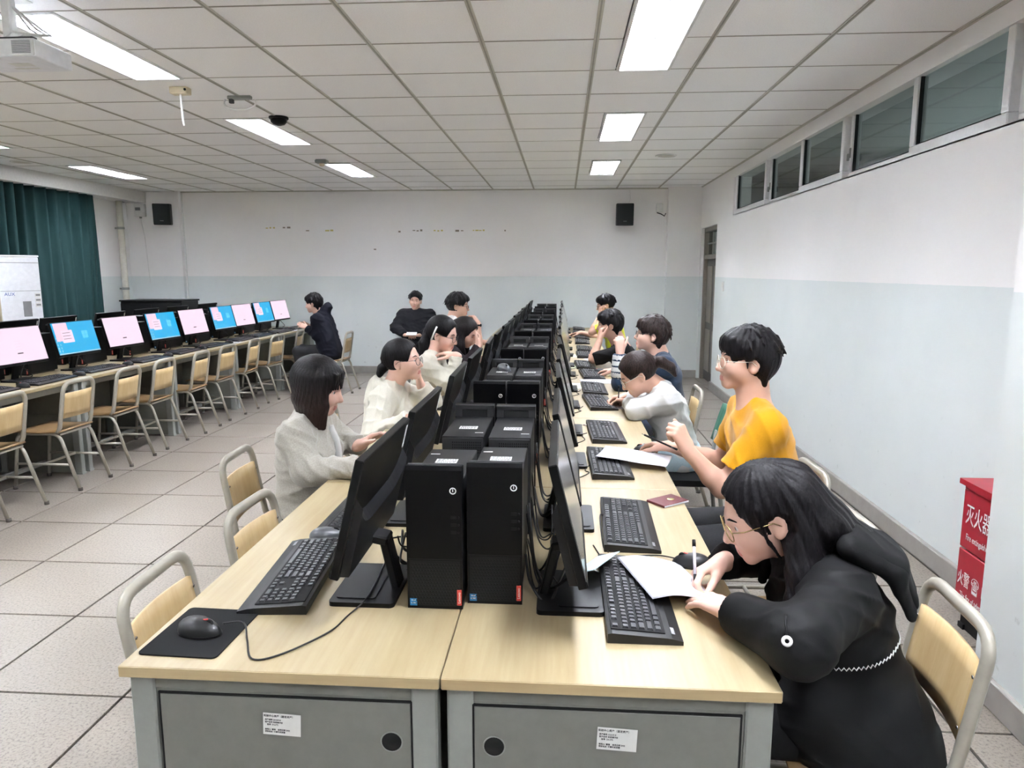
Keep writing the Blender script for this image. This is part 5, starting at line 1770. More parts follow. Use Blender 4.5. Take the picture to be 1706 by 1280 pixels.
    for i, (hip, sg) in enumerate(((hipL, 1), (hipR, -1))):
        if knees: kn = A_(*knees[i][0]); an = A_(*knees[i][1])
        else:
            kn = hip + fw * 0.42 + lf * sg * 0.03; kn[2] = 0.50
            an = kn - fw * 0.04; an[2] = 0.085
        legs.append((hip, kn, an))
        B.cone(hip, kn, 0.072 * s, 0.050 * s, 0.05); B.cone(kn, an, 0.048 * s, 0.034 * s, 0.03)
        B.cone(an, an + fw * 0.13 - up * 0.045, 0.036 * s, 0.026 * s, 0.02)
    lipfn = lambda C_: ((np.abs(((C_ - hc) @ H)[:, 2] / hs + 0.0712) < 0.0095) & (((C_ - hc) @ H)[:, 0] / hs > 0.0865) & (((C_ - hc) @ H)[:, 0] / hs < 0.105) & (np.abs(((C_ - hc) @ H)[:, 1]) < 0.021 * hs)).astype(int)
    me = B.mesh(h, 'body', [SKIN[skin], M[lips]], origin, None, 1, lipfn)
    link('body', me, root)
    # ------------------------------------------------------------------ eyes, brows
    for y in (-1, 1):
        eb = MB()
        c = hp(0.0708, y * 0.0325, -0.001) - origin
        n_ = 12
        R3 = Matrix(H.tolist())
        prof = [(0.0122 * math.sin(a), 0.0122 * math.cos(a)) for a in (0.02, 0.2, 0.42)]
        eb.lathe([(0.0122 * math.sin(a), 0.0122 * math.cos(a)) for a in (0.40, 0.7, 1.0, 1.3, 1.7, 2.2, 3.0)][::-1], tuple(c), n_, 0, R3 @ Matrix.Rotation(PI / 2, 3, 'Y'))
        eb.lathe([(0.0004, 0.0127), (0.0026, 0.0126), (0.0052, 0.0113)][::-1], tuple(c), n_, 1, R3 @ Matrix.Rotation(PI / 2, 3, 'Y'))
        part('eye', eb, [M['eye_white'], M['iris']], root)
        if brow:
            pts = [hp(0.0915, y * 0.015, 0.0205) - origin, hp(0.0890, y * 0.032, 0.0265) - origin, hp(0.0765, y * 0.051, 0.0215) - origin]
            part('eyebrow', MB().tube(pts, [0.0022, 0.0030, 0.0014], 6), HAIR[hair[1]], root)
    # ------------------------------------------------------------------ clothing: top
    tp = top
    bulk = top_kw.get('bulk', 0.0); slv = top_kw.get('sleeve', 'long')
    T_ = Field()
    tw = (0.118 if sex == 'm' else 0.104) * s + bulk
    for sg in (1, -1):
        a = pelvis + lf * sg * 0.070 * s - up * top_kw.get('hem', 0.02)
        b = chest - spine * 0.16 + sd * sg * (0.085 if sex == 'm' else 0.072) * s
        T_.cone(a, b, tw + 0.008, tw, 0.06, flat=(fw, 0.92))
    for sg, sh in ((1, shL), (-1, shR)):
        T_.cone(chest - spine * 0.11 + sd * sg * 0.06, sh, (0.085 * s + bulk * 0.7), 0.054 * s + bulk * 0.5, 0.05)
        T_.cone(chest - spine * 0.018 + sd * sg * 0.045, sh, 0.040 * s + bulk * 0.4, 0.050 * s + bulk * 0.5, 0.04)
    for sg, sh in ((1, shL), (-1, shR)):
        T_.cone(nb + sd * sg * 0.028 - up * 0.008 - fw * 0.008, sh, 0.048 * s + bulk * 0.3, 0.050 * s + bulk * 0.5, 0.03)
    T_.cone(nb - up * 0.045 + fw * 0.005, chest - spine * 0.17, 0.072 * s + bulk * 0.5, 0.10 * s, 0.04)
    if sex == 'f':
        for sg in (1, -1):
            T_.ell(chest - spine * 0.17 + fw * 0.075 + sd * sg * 0.065, np.eye(3), A_(0.06, 0.06, 0.055), 0.05)
    if top_kw.get('collar', False):
        T_.cone(nb - up * 0.005, nb + unit(hp(-0.02, 0, -0.06) - nb) * top_kw.get('collar_h', 0.03), nr + 0.016, nr + 0.012, 0.02)
    for key, arm, sh in (('L', armL, shL), ('R', armR, shR)):
        e = elb[key]; w = A_(*arm['wrist'])
        sb = 0.056 * s + bulk * 0.8
        if slv == 'short':
            end = sh + (e - sh) * top_kw.get('slen', 0.72)
            T_.cone(sh, end, sb + 0.004, sb + 0.006, 0.035, cut=(end, unit(e - sh)))
        else:
            cuff = arm.get('cuff', 0.0)
            we = w - unit(w - e) * (0.012 + cuff)
            T_.cone(sh, e, sb + 0.002, sb - 0.006, 0.035)
            T_.cone(e, we, sb - 0.006, 0.036 * s + bulk * 0.6, 0.03, cut=(we, unit(w - e)))
            if top_kw.get('cuffband', True):
                T_.cone(we - unit(w - e) * 0.035, we, 0.038 * s + bulk * 0.5, 0.037 * s + bulk * 0.45, 0.008, cut=(we, unit(w - e)))
    if top_kw.get('hood'):
        hb = nb - fw * 0.06 + up * 0.0
        for t0, t1 in zip(np.linspace(-1.9, 1.9, 9)[:-1], np.linspace(-1.9, 1.9, 9)[1:]):
            p = lambda t: nb - fw * (0.075 * math.cos(t) + 0.012) + sd * 0.098 * math.sin(t) + up * (0.030 - 0.04 * (abs(t) / 1.9))
            T_.cone(p(t0), p(t1), 0.036, 0.036, 0.008)
        T_.ell(nb - fw * 0.10 - up * 0.07, f2, A_(0.055, 0.115, 0.10), 0.04)
    for o in top_kw.get('extra', []):
        T_.cone(*[A_(*x) if isinstance(x, tuple) else x for x in o])
    nd = unit(hp(-0.015, 0, -0.05) - nb)
    dr = top_kw.get('neck_drop', 0.0)
    cc = nb + nd * (0.014 - dr)
    w1 = unit(fw - nd * (fw @ nd)); w2 = np.cross(nd, w1)
    nn_ = unit(nd + w1 * 0.45)
    if top_kw.get('neckband', True):
        rr_ = nr + 0.006
        ps = [cc + w1 * 0.008 + (w1 * math.cos(a) + w2 * math.sin(a)) * rr_ - nd * (0.5 * rr_ * max(0, math.cos(a)) + 0.012 * max(0, -math.cos(a))) for a in np.linspace(0, 2 * math.pi, 17)]
        for p, q in zip(ps[:-1], ps[1:]): T_.cone(p, q, 0.0080, 0.0080, 0.008)
    nz = fold_noise(top_kw.get('folds', 0.0045) * 1.7, seed, top_kw.get('ff', 1.0))
    link('top', T_.mesh(max(h, 0.0055), top[0], [top[1]], origin, nz, 1), root).name = top[0]
    # ------------------------------------------------------------------ trousers and shoes
    P_ = Field()
    P_.cone(pelvis + lf * 0.06, pelvis - lf * 0.06, 0.118 * s, 0.118 * s, 0.05)
    for hip, kn, an in legs:
        P_.cone(hip, kn, 0.094 * s, 0.070 * s, 0.05); P_.cone(kn, an, 0.070 * s, 0.058 * s, 0.03, cut=(an, unit(an - kn)))
    hl_ = max(h, 0.009)
    o = link(trousers[0], P_.mesh(hl_, trousers[0], [trousers[1]], origin, fold_noise(0.005, seed + 9), 1), root)
    if feet:
        for hip, kn, an in legs:
            S_ = Field()
            S_.cone(an - up * 0.035 - fw * 0.03, an + fw * 0.15 - up * 0.048, 0.046 * s, 0.037 * s, 0.02).cone(an - fw * 0.03, an + fw * 0.03, 0.045, 0.042, 0.02)
            link('shoe', S_.mesh(0.008, 'shoe', [M['black']], origin, None, 1), root)
    # ------------------------------------------------------------------ hair
    style, hm = hair
    K = Field()
    hv = hair_kw.get('vol', 0.0)
    cap_r = A_(0.112 + hv, 0.091 + hv, 0.102 + hv) * hs
    K.ell(hp(-0.016, 0, 0.034), H, cap_r, 0.02)
    if style in ('short', 'mop'):
        K.ell(hp(0.045, 0, 0.075), H, A_(0.058, 0.070, 0.040) * hs, 0.03)           # front volume
        fr = hair_kw.get('fringe', 0.045)
        K.ell(hp(0.104, 0.0, fr - 0.085), H, A_(0.060, 0.095, 0.083) * hs, 0.010, 's')     # open the face
        for y in (-1, 1):
            K.cone(hp(0.045, y * 0.10, -0.018), hp(-0.002, y * 0.105, -0.022), 0.042 * hs, 0.042 * hs, 0.008, 's')      # around the ears
            K.cone(hp(0.02, y * 0.09, -0.09), hp(-0.04, y * 0.09, -0.085), 0.045 * hs, 0.040 * hs, 0.010, 's')
        K.ell(hp(0.02, 0, -0.12), H, A_(0.115, 0.10, 0.082) * hs, 0.012, 's')      # underside
        if style == 'mop':
            for y in np.linspace(-0.062, 0.062, 11):
                K.cone(hp(0.072, y, 0.085), hp(0.093 - abs(y) * 0.42, y * 1.15, fr - 0.022 + 0.012 * math.sin(y * 260 + seed)), 0.013 * hs, 0.004 * hs, 0.006)
            K.ell(hp(-0.06, 0, 0.0), H, A_(0.062, 0.078, 0.075) * hs, 0.03)
            for y in (-1, 1):
                K.cone(hp(0.02, y * 0.075, 0.05), hp(0.012, y * 0.083, 0.016), 0.020 * hs, 0.010 * hs, 0.012)
                K.cone(hp(-0.05, y * 0.068, 0.02), hp(-0.062, y * 0.050, -0.085), 0.03 * hs, 0.012 * hs, 0.02)
                K.cone(hp(0.018, y * 0.074, 0.03), hp(0.012, y * 0.0735, -0.022), 0.010 * hs, 0.004 * hs, 0.006)
            K.cone(hp(-0.075, 0, 0.0), hp(-0.072, 0, -0.095), 0.035 * hs, 0.018 * hs, 0.02)
        rt = np.random.RandomState(seed + 50)
        nt = hair_kw.get('tufts', 46); made = 0
        while made < nt:
            az, el = rt.uniform(-math.pi, math.pi), rt.uniform(-0.15, 1.45)
            dv = A_(math.cos(az) * math.cos(el), math.sin(az) * math.cos(el), math.sin(el))
            if dv[2] < 0.28 and dv[0] > -0.25: continue
            q0 = A_(-0.016, 0, 0.034) + dv * cap_r / hs * 0.97
            tg = dv * A_(1, 1, 0) + A_(rt.uniform(-.3, .3), rt.uniform(-.3, .3), -0.75 + rt.uniform(-.2, .45))
            tg = unit(tg - dv * (tg @ dv) * 0.75)
            q1 = q0 + tg * rt.uniform(0.03, 0.055) + dv * rt.uniform(0.0, 0.006)
            if q1[0] > 0.05 and q1[2] < fr - 0.01: continue
            K.cone(hp(*q0), hp(*q1), rt.uniform(0.009, 0.014) * hs, 0.003 * hs, 0.006); made += 1
    elif style == 'bob':
        for t in np.linspace(hair_kw.get('t0', 1.7), 2 * math.pi - 1.10, 20):
            c0 = hp(-0.01 + 0.078 * math.cos(t), 0.078 * math.sin(t), 0.045)
            L = hair_kw.get('len', 0.22)
            dn = A_(0, 0, -1)
            c1 = c0 + dn * L * (0.55 + 0.0 * math.cos(t)) + (c0 - hp(-0.01, 0, 0.045)) * 0.14
            c2 = c0 + dn * L + (c0 - hp(-0.01, 0, 0.045)) * 0.06
            K.cone(c0, c1, 0.026 * hs, 0.026 * hs, 0.018).cone(c1, c2, 0.026 * hs, 0.013 * hs, 0.012)
        K.ell(hp(0.112, 0.0, -0.035), H, A_(0.066, 0.066, 0.088) * hs, 0.012, 's')
        for y in np.linspace(-0.05, 0.05, 8):
            K.cone(hp(0.076, y, 0.075), hp(0.096 - abs(y) * 0.3, y * 1.2, 0.018), 0.012 * hs, 0.0055 * hs, 0.006)
    elif style == 'pony':
        K.ell(hp(0.112, 0.0, -0.020), H, A_(0.080, 0.088, 0.108) * hs, 0.010, 's')
        for y in (-1, 1):
            K.cone(hp(0.05, y * 0.10, -0.028), hp(-0.012, y * 0.104, -0.022), 0.042 * hs, 0.041 * hs, 0.008, 's')
            K.cone(hp(0.03, y * 0.09, -0.10), hp(-0.05, y * 0.085, -0.105), 0.05 * hs, 0.045 * hs, 0.012, 's')
        K.ell(hp(0.03, 0, -0.13), H, A_(0.12, 0.10, 0.075) * hs, 0.012, 's')
        tb = hp(*hair_kw.get('tail_at', (-0.125, 0, 0.01)))
        K.cone(hp(-0.10, 0, 0.015), tb, 0.04 * hs, 0.018 * hs, 0.015)
        pts = [A_(*p) for p in hair_kw['tail']]
        rr = hair_kw.get('tail_r', (0.020, 0.032, 0.028, 0.010))
        P0 = tb
        for i, p in enumerate(pts):
            K.cone(P0, p, rr[i], rr[i + 1], 0.012); P0 = p
    elif style == 'long':
        K.ell(hp(0.112, hair_kw.get('part_y', 0.0), -0.020), H, A_(0.080, 0.088, 0.108) * hs, 0.010, 's')
        for chain in hair_kw['locks']:
            P0, r0 = hp(*chain[0][:3]), chain[0][3]
            for q in chain[1:]:
                p = A_(*q[:3]); K.cone(P0, p, r0, q[3], 0.02); P0, r0 = p, q[3]
        if hair_kw.get('ear'):
            K.cone(hp(0.045, 0.100, -0.02), hp(-0.006, 0.106, -0.010), 0.030 * hs, 0.034 * hs, 0.008, 's')
    for chain in hair_kw.get('wisps', []):
        P0, r0 = hp(*chain[0][:3]), chain[0][3]
        for q in chain[1:]:
            p = hp(*q[:3]); K.cone(P0, p, r0, q[3], 0.006); P0, r0 = p, q[3]
    K.ell(hp(0.0, 0, 0.0), H, A_(0.03, 0.03, 0.03), 0.01)
    o = link('hair', K.mesh(max(h * 0.9, 0.0042), 'hair', [HAIR[hm]], origin, hair_noise(hc, H, 0.6 * hair_kw.get('strand', 0.0028), hair_kw.get('sf', 26), seed), 1), root)
    # ------------------------------------------------------------------ spectacles
    if glasses:
        gm = M[glasses]
        lensr = 0.0235 * hs
        G = MB()
        for y in (-1, 1):
            cx = hp(0.1005, y * 0.033, -0.007)
            tilt = H @ rotm(y * 9)
            rim = [cx + tilt @ A_(0, lensr * 1.06 * math.cos(a), lensr * 0.94 * math.sin(a)) - origin for a in [i * PI / 12 for i in range(24)]]
            G.tube(rim, 0.0015, 6, closed=True)
            G.tube([hp(0.096, y * 0.0575, 0.001) - origin, hp(0.07, y * 0.079, 0.003) - origin, hp(0.0, y * 0.084, 0.004) - origin, hp(-0.02, y * 0.084, -0.012) - origin], 0.0015, 6)
            Ln = MB().add([cx + tilt @ A_(0, lensr * 1.05 * math.cos(a), lensr * 0.93 * math.sin(a)) - origin for a in [i * PI / 10 for i in range(20)]], [tuple(range(20))])
            if y < 0: lens1 = Ln
            else: lens2 = Ln
        G.tube([hp(0.1025, -0.0095, -0.004) - origin, hp(0.106, 0, 0.0) - origin, hp(0.1025, 0.0095, -0.004) - origin], 0.0015, 6)
        g = part('spectacles', G, gm, root)
        part('lens', lens1, M['lens'], g); part('lens', lens2, M['lens'], g)
    return dict(root=root, hp=hp, origin=origin, elb=elb, H=H, hc=hc, nb=nb, fw=fw, lf=lf, up=up, sh=(shL, shR))

# ================================================================== THE CAST
JET = cloth('black_jacket_cloth', rgb(9, 9, 10), rough=0.7, scale=420, var=0.15, sheen=0.05)
BLACKT = cloth('black_trouser_cloth', rgb(14, 14, 15))
DARKT = cloth('dark_grey_trouser_cloth', rgb(42, 42, 44))
JEAN = cloth('pale_blue_jean_cloth', rgb(176, 196, 204))
DENIM = cloth('dark_denim_cloth', rgb(52, 60, 76))
YEL = cloth('yellow_cotton', rgb(206, 146, 8), rough=0.8, var=0.06)
WSH = cloth('white_shirt_cotton', rgb(204, 204, 201), rough=0.8, var=0.05)
NAVY = cloth('navy_blue_twill', rgb(32, 50, 72))
CARD = cloth('pale_grey_knit', rgb(166, 162, 151), scale=180, var=0.14)
CREAM = cloth('cream_fleece', rgb(196, 192, 177), scale=200, var=0.06)
BLK = cloth('black_cotton', rgb(14, 13, 14))
CHAR = cloth('charcoal_cotton', rgb(34, 34, 38))
HOOD = cloth('dark_navy_fleece', rgb(14, 16, 28))
LIME = cloth('lime_yellow_cotton', rgb(222, 226, 40))
PURP = cloth('dark_plum_cotton', rgb(40, 32, 36))

# 1 woman writing in the foreground, right
P1 = person('person', 'person in a bulky black jacket with long black hair, writing at the near right', 180,
    pelvis=(0.765, 1.74, 0.515), chest=(0.620, 1.765, 0.890), head=(0.508, 1.775, 0.975), hrot=(180, 21, 0),
    armL=dict(wrist=(0.398, 1.580, 0.803), elbow=(0.490, 1.415, 0.822), D=(-0.42, 0.88, -0.12), N=(0.05, 0.05, -1), curl=FLAT, thumb=(0.75, 0.5, 0.2, 12), cuff=-0.01),
    armR=dict(wrist=(0.432, 1.862, 0.808), elbow=(0.60, 1.985, 0.80), D=(-0.86, -0.46, -0.18), N=(0.05, -0.55, -0.83), curl=PENGRIP, thumb=(0.85, 0.25, 0.45, 8), cuff=0.0),
    top=('padded_jacket', JET), trousers=('trousers', BLACKT), hair=('long', 'black'), skin='light', h=0.0042, sex='f', glasses='gold',
    top_kw=dict(bulk=0.022, hem=0.10, folds=0.0085, ff=0.9, neckband=False,
                extra=[((0.765, 1.64, 0.52), (0.79, 1.60, 0.33), 0.12, 0.13, 0.05), ((0.765, 1.84, 0.52), (0.79, 1.86, 0.33), 0.12, 0.13, 0.05),
                       ((0.60, 1.62, 0.54), (0.74, 1.61, 0.40), 0.10, 0.12, 0.06), ((0.60, 1.85, 0.54), (0.74, 1.85, 0.40), 0.10, 0.12, 0.06)]),
    hair_kw=dict(strand=0.0045, sf=24, ear=1, wisps=[[(0.026, 0.078, 0.045, 0.012), (0.030, 0.0745, 0.0, 0.007), (0.024, 0.070, -0.045, 0.006), (0.006, 0.070, -0.095, 0.004)]], locks=[
        [(-0.070, 0.058, 0.02, 0.045), (0.580, 1.672, 0.865, 0.040), (0.562, 1.648, 0.79, 0.030), (0.548, 1.64, 0.755, 0.012)],
        [(-0.075, 0.050, 0.02, 0.048), (0.605, 1.690, 0.875, 0.042), (0.590, 1.650, 0.80, 0.028), (0.575, 1.64, 0.765, 0.012)],
        [(-0.085, 0.0, 0.05, 0.060), (0.655, 1.745, 0.975, 0.046), (0.725, 1.735, 0.925, 0.036), (0.79, 1.73, 0.865, 0.014)],
        [(-0.085, 0.035, 0.04, 0.055), (0.640, 1.70, 0.968, 0.044), (0.70, 1.69, 0.925, 0.030), (0.76, 1.68, 0.875, 0.012)],
        [(-0.075, -0.045, 0.03, 0.055), (0.62, 1.83, 0.94, 0.05), (0.66, 1.86, 0.89, 0.03)],
        [(-0.03, -0.075, -0.02, 0.04), (0.56, 1.86, 0.85, 0.03), (0.54, 1.87, 0.76, 0.012)]]), seed=3)
# the wide hood lying on the back
HD = Field()
for t in np.linspace(-1, 0.62, 24):
    an = t * 1.65
    top = A_(0.622 + 0.080 * math.cos(an), 1.765 - 0.150 * math.sin(an), 0.930 + 0.020 * math.cos(an))
    side = max(0.0, t / 0.62) ** 2
    bot = A_(0.715 + 0.135 * math.cos(t * 1.25) - 0.015 * side, 1.765 - 0.235 * math.sin(t * 1.25), 0.800 - 0.005 * side + 0.035 * abs(min(t, 0)) ** 2)
    mid = (top + bot) / 2 + A_(0.03, 0, 0.022)
    HD.cone(top, mid, 0.024, 0.017, 0.02).cone(mid, bot, 0.017, 0.009, 0.02)
link('hood', HD.mesh(0.005, 'hood', [JET], P1['origin'], fold_noise(0.006, 77, 0.8), 1), P1['root'])
# the wide hood lying on the back
HD = Field()
for t in np.linspace(-1, 0.62, 24):
    an = t * 1.65
    top = A_(0.622 + 0.080 * math.cos(an), 1.765 - 0.150 * math.sin(an), 0.930 + 0.020 * math.cos(an))
    bot = A_(0.715 + 0.135 * math.cos(t * 1.25), 1.765 - 0.205 * math.sin(t * 1.25), 0.800 + 0.035 * abs(t) ** 2)
    mid = (top + bot) / 2 + A_(0.03, 0, 0.022)
    HD.cone(top, mid, 0.024, 0.017, 0.02).cone(mid, bot, 0.017, 0.009, 0.02)
link('hood', HD.mesh(0.005, 'hood', [JET], P1['origin'], fold_noise(0.006, 77, 0.8), 1), P1['root'])
# drawcord ring, stitched seam on the jacket
o_ = P1['origin']
rg = MB().tube([A_(0.497 + 0.0075 * math.cos(a), 1.468 - 0.003 * math.cos(a), 0.790 + 0.0075 * math.sin(a)) - o_ for a in [i * PI / 10 for i in range(20)]], 0.0035, 8, closed=True)
part('cord_ring', rg, M['white_ink'], P1['root'], label='white ring at the end of the sleeve cord')
part('drawcord', MB().tube([A_(0.535, 1.470, 0.850) - o_, A_(0.512, 1.462, 0.835) - o_, A_(0.502, 1.462, 0.812) - o_, A_(0.498, 1.466, 0.798) - o_], 0.0022, 6), M['black'], P1['root'])

def on_surface(root, name, pts, offs=0.002):
    """push points onto a garment so trims lie on it"""
    ob = [c for c in root.children if c.name.split('.')[0] == name][0]
    out = []
    for p, d in pts:
        o = Vector(p) - Vector(root.location)
        hit, loc, nor, idx = ob.ray_cast(o, Vector(d))
        if hit: out.append(loc + nor * offs)
    return out
C0 = A_(0.0, 0.0, 1.573)
cp = on_surface(P1['root'], 'padded_jacket', [(tuple(C0), tuple(unit(A_(*q) - C0))) for q in ((0.490, 1.5, 0.838), (0.489, 1.5, 0.820), (0.492, 1.5, 0.798), (0.494, 1.5, 0.780))], 0.004)
if len(cp) == 4:
    part('drawcord', MB().tube(cp, 0.0022, 6), M['black_bezel'], P1['root'])
    nv = (Vector((0, 0, 1.573)) - Vector(P1['root'].location) - cp[3]).normalized()
    ua = nv.cross(Vector((0, 0, 1))).normalized(); ub = nv.cross(ua)
    part('cord_ring', MB().tube([cp[3] + nv * 0.004 + (ua * math.cos(a) + ub * math.sin(a)) * 0.0075 for a in [i * PI / 10 for i in range(20)]], 0.0034, 8, closed=True), M['white_ink'], P1['root'], label='white ring at the end of the sleeve cord')
st = []
for i in range(60):
    t = i / 59.0
    x = 0.872 - 0.275 * t
    z = 0.775 - 0.105 * t ** 0.75 + (0.0035 if i % 2 else -0.0035)
    st.append(((x, 0.9, z), (0, 1, 0)))
sp = on_surface(P1['root'], 'padded_jacket', st)
if len(sp) > 4: part('zigzag_seam', MB().tube(sp, 0.0016, 5), M['sticker'], P1['root'], label='pale zigzag seam across the back of the jacket')

# 2 man in the yellow T-shirt
P2 = person('person', 'person in a yellow T-shirt and pale spectacles with a raised fist', 180,
    pelvis=(0.845, 2.88, 0.53), chest=(0.765, 2.885, 1.055), head=(0.722, 2.885, 1.225), hrot=(183, -2, 0),
    armL=dict(wrist=(0.478, 2.715, 0.905), elbow=(0.612, 2.715, 0.755), D=(-0.45, 0.0, 0.9), N=(-0.5, 0.75, -0.2), curl=FIST, thumb=(0.8, 0.3, 0.5, 20)),
    armR=dict(wrist=(0.475, 3.135, 0.815), hint=(0.75, 3.2, 0.6), D=(-0.55, 0.80, -0.10), N=(-0.1, 0.0, -1), curl=MOUSE, thumb=(0.8, 0.5, 0.25, 10)),
    top=('t_shirt', YEL), trousers=('trousers', DARKT), hair=('mop', 'black'), skin='warm', h=0.0048, glasses='clear_frame', shw=0.185,
    top_kw=dict(sleeve='short', slen=0.70, folds=0.006, bulk=0.006 ), hair_kw=dict(fringe=0.040, vol=0.006, strand=0.003, tufts=60), seed=5)
sp = on_surface(P2['root'], 't_shirt', [((1.5, 2.78 + 0.012 * i, 0.845 - 0.012 * (i % 2)), (-1, 0, 0)) for i in range(5)], 0.0008)
if len(sp) > 3: part('back_print', MB().tube(sp, 0.004, 6), M['black_ink'], P2['root'], label='small dark print on the back of the shirt')
# 3 woman in the white shirt, writing
P3 = person('person', 'person in a white shirt with a dark ponytail, head bent low over the paper', 180,
    pelvis=(0.69, 4.19, 0.535), chest=(0.575, 4.18, 0.915), head=(0.435, 4.17, 0.985), hrot=(180, 30, 0),
    armL=dict(wrist=(0.400, 4.30, 0.800), elbow=(0.420, 4.03, 0.800), D=(-0.5, 0.85, -0.12), N=(-0.3, -0.3, -0.8), curl=RELAX),
    armR=dict(wrist=(0.395, 4.46, 0.805), elbow=(0.56, 4.42, 0.80), D=(-0.97, -0.1, -0.2), N=(0.05, -0.6, -0.8), curl=PENGRIP, thumb=(0.85, 0.25, 0.45, 8)),
    top=('shirt', WSH), trousers=('jeans', JEAN), hair=('pony', 'brown'), skin='warm', h=0.0058, sex='f', glasses='clear_frame',
    top_kw=dict(folds=0.007, bulk=0.010), hair_kw=dict(tail=[(0.565, 4.15, 1.062), (0.615, 4.14, 1.035), (0.645, 4.14, 0.985)], tail_at=(-0.125, 0, 0.03), strand=0.0018, sf=30), seed=8)
hp = P3['hp']
pts = [hp(-0.122 + 0.0, 0.021 * math.cos(a), 0.028 + 0.021 * math.sin(a)) - P3['origin'] for a in [i * PI / 9 for i in range(18)]]
part('hair_tie', MB().tube(pts, 0.006, 8, closed=True), M['white'], P3['root'], label='white hair tie')
# 4 man in navy
P4 = person('person', 'person in a navy jacket with fluffy brown hair and dark spectacles, one hand raised', 180,
    pelvis=(0.755, 5.15, 0.52), chest=(0.70, 5.17, 0.985), head=(0.625, 5.17, 1.130), hrot=(180, -8, 0),
    armL=dict(wrist=(0.400, 5.03, 1.020), elbow=(0.405, 5.02, 0.800), D=(-0.05, 0.05, 1), N=(-0.3, 0.9, 0), curl=FIST),
    armR=dict(wrist=(0.42, 5.70, 0.805), hint=(0.62, 5.55, 0.75), D=(-0.75, 0.6, -0.1), N=(0, 0, -1), curl=MOUSE),
    top=('jacket', NAVY), trousers=('trousers', DENIM), hair=('mop', 'brown'), skin='light', h=0.0068, glasses='dark_frame',
    top_kw=dict(folds=0.006, bulk=0.012, collar_h=0.035), hair_kw=dict(fringe=0.040, vol=0.010, strand=0.005, sf=18), seed=12)
SL = Field()
e4, w4 = A_(0.405, 5.02, 0.800), A_(0.400, 5.03, 1.020)
SL.cone(e4 + (w4 - e4) * 0.30, e4 + (w4 - e4) * 0.93, 0.066, 0.052, 0.01, cut=(e4 + (w4 - e4) * 0.93, unit(w4 - e4)))
link('striped_cuff', SL.mesh(0.006, 'striped_cuff', [WSH, NAVY], P4['origin'], fold_noise(0.004, 41), 1, lambda C_: ((C_[:, 2] * 100).astype(int) % 4 == 0).astype(int)), P4['root'])['label'] = 'pale striped sleeve cuff'
# 5 man in black
P5 = person('person', 'person in a black shirt with a short black fringe, chin resting on a fist', 180,
    pelvis=(0.66, 6.40, 0.52), chest=(0.505, 6.42, 0.955), head=(0.410, 6.42, 1.110), hrot=(182, 2, 0),
    armL=dict(wrist=(0.325, 6.33, 0.985), elbow=(0.265, 6.28, 0.82), D=(0.05, 0.35, 0.9), N=(0.9, 0.3, -0.1), curl=CHINREST),
    armR=dict(wrist=(0.33, 6.55, 0.80), hint=(0.6, 6.8, 0.7), curl=MOUSE),
    top=('shirt', BLK), trousers=('trousers', BLACKT), hair=('mop', 'black'), skin='warm', h=0.0072, top_kw=dict(folds=0.006, sleeve='short', slen=0.95), hair_kw=dict(fringe=0.045, vol=0.004), seed=14)
# 6 man in lime
P6 = person('person', 'person in a lime-yellow shirt, cheek on one hand, farthest on the right', 180,
    pelvis=(0.69, 8.80, 0.52), chest=(0.585, 8.80, 1.01), head=(0.51, 8.80, 1.175), hrot=(186, 10, 0),
    armL=dict(wrist=(0.445, 8.70, 1.055), elbow=(0.345, 8.63, 0.86), D=(0.0, 0.3, 0.9), N=(0.9, 0.3, 0.2), curl=CHINREST),
    armR=dict(wrist=(0.235, 9.16, 0.81), hint=(0.45, 9.15, 0.7), D=(-0.9, 0.3, -0.1), curl=MOUSE),
    top=('shirt', LIME), trousers=('trousers', DARKT), hair=('short', 'black'), skin='warm', h=0.0085, glasses='dark_frame', top_kw=dict(folds=0.008, sleeve='short', slen=0.8, bulk=0.012), seed=16)
# 7 woman in the pale grey cardigan
P7 = person('person', 'person in a pale grey cardigan with shoulder-length dark hair', 0,
    pelvis=(-1.12, 3.01, 0.52), chest=(-1.105, 3.02, 0.955), head=(-1.050, 3.02, 1.080), hrot=(0, 14, 0),
    armL=dict(wrist=(-0.905, 3.12, 0.800), elbow=(-1.03, 3.27, 0.78), D=(0.8, 0.0, 0.5), N=(0.2, -0.3, -0.9), curl=RELAX),
    armR=dict(wrist=(-0.800, 2.755, 0.800), elbow=(-1.035, 2.80, 0.765), D=(1, 0.05, -0.08), N=(0, 0, -1), curl=RELAX),
    top=('cardigan', CARD), trousers=('trousers', DARKT), hair=('bob', 'ombre'), skin='light', h=0.0048, sex='f',
    top_kw=dict(folds=0.006, bulk=0.014, hem=0.20, collar_h=0.01), hair_kw=dict(len=0.200, strand=0.0025, sf=40, vol=0.004), seed=21)
sp = on_surface(P7['root'], 'cardigan', [((-0.4, 3.045, z), (-1, 0, 0)) for z in np.linspace(0.90, 0.72, 10)], 0.0)
if len(sp) > 3: part('inner_shirt', MB().tube([p - Vector((0.006, 0, 0)) for p in sp], 0.022, 10), WSH, P7['root'], label='white shirt showing in the open cardigan')
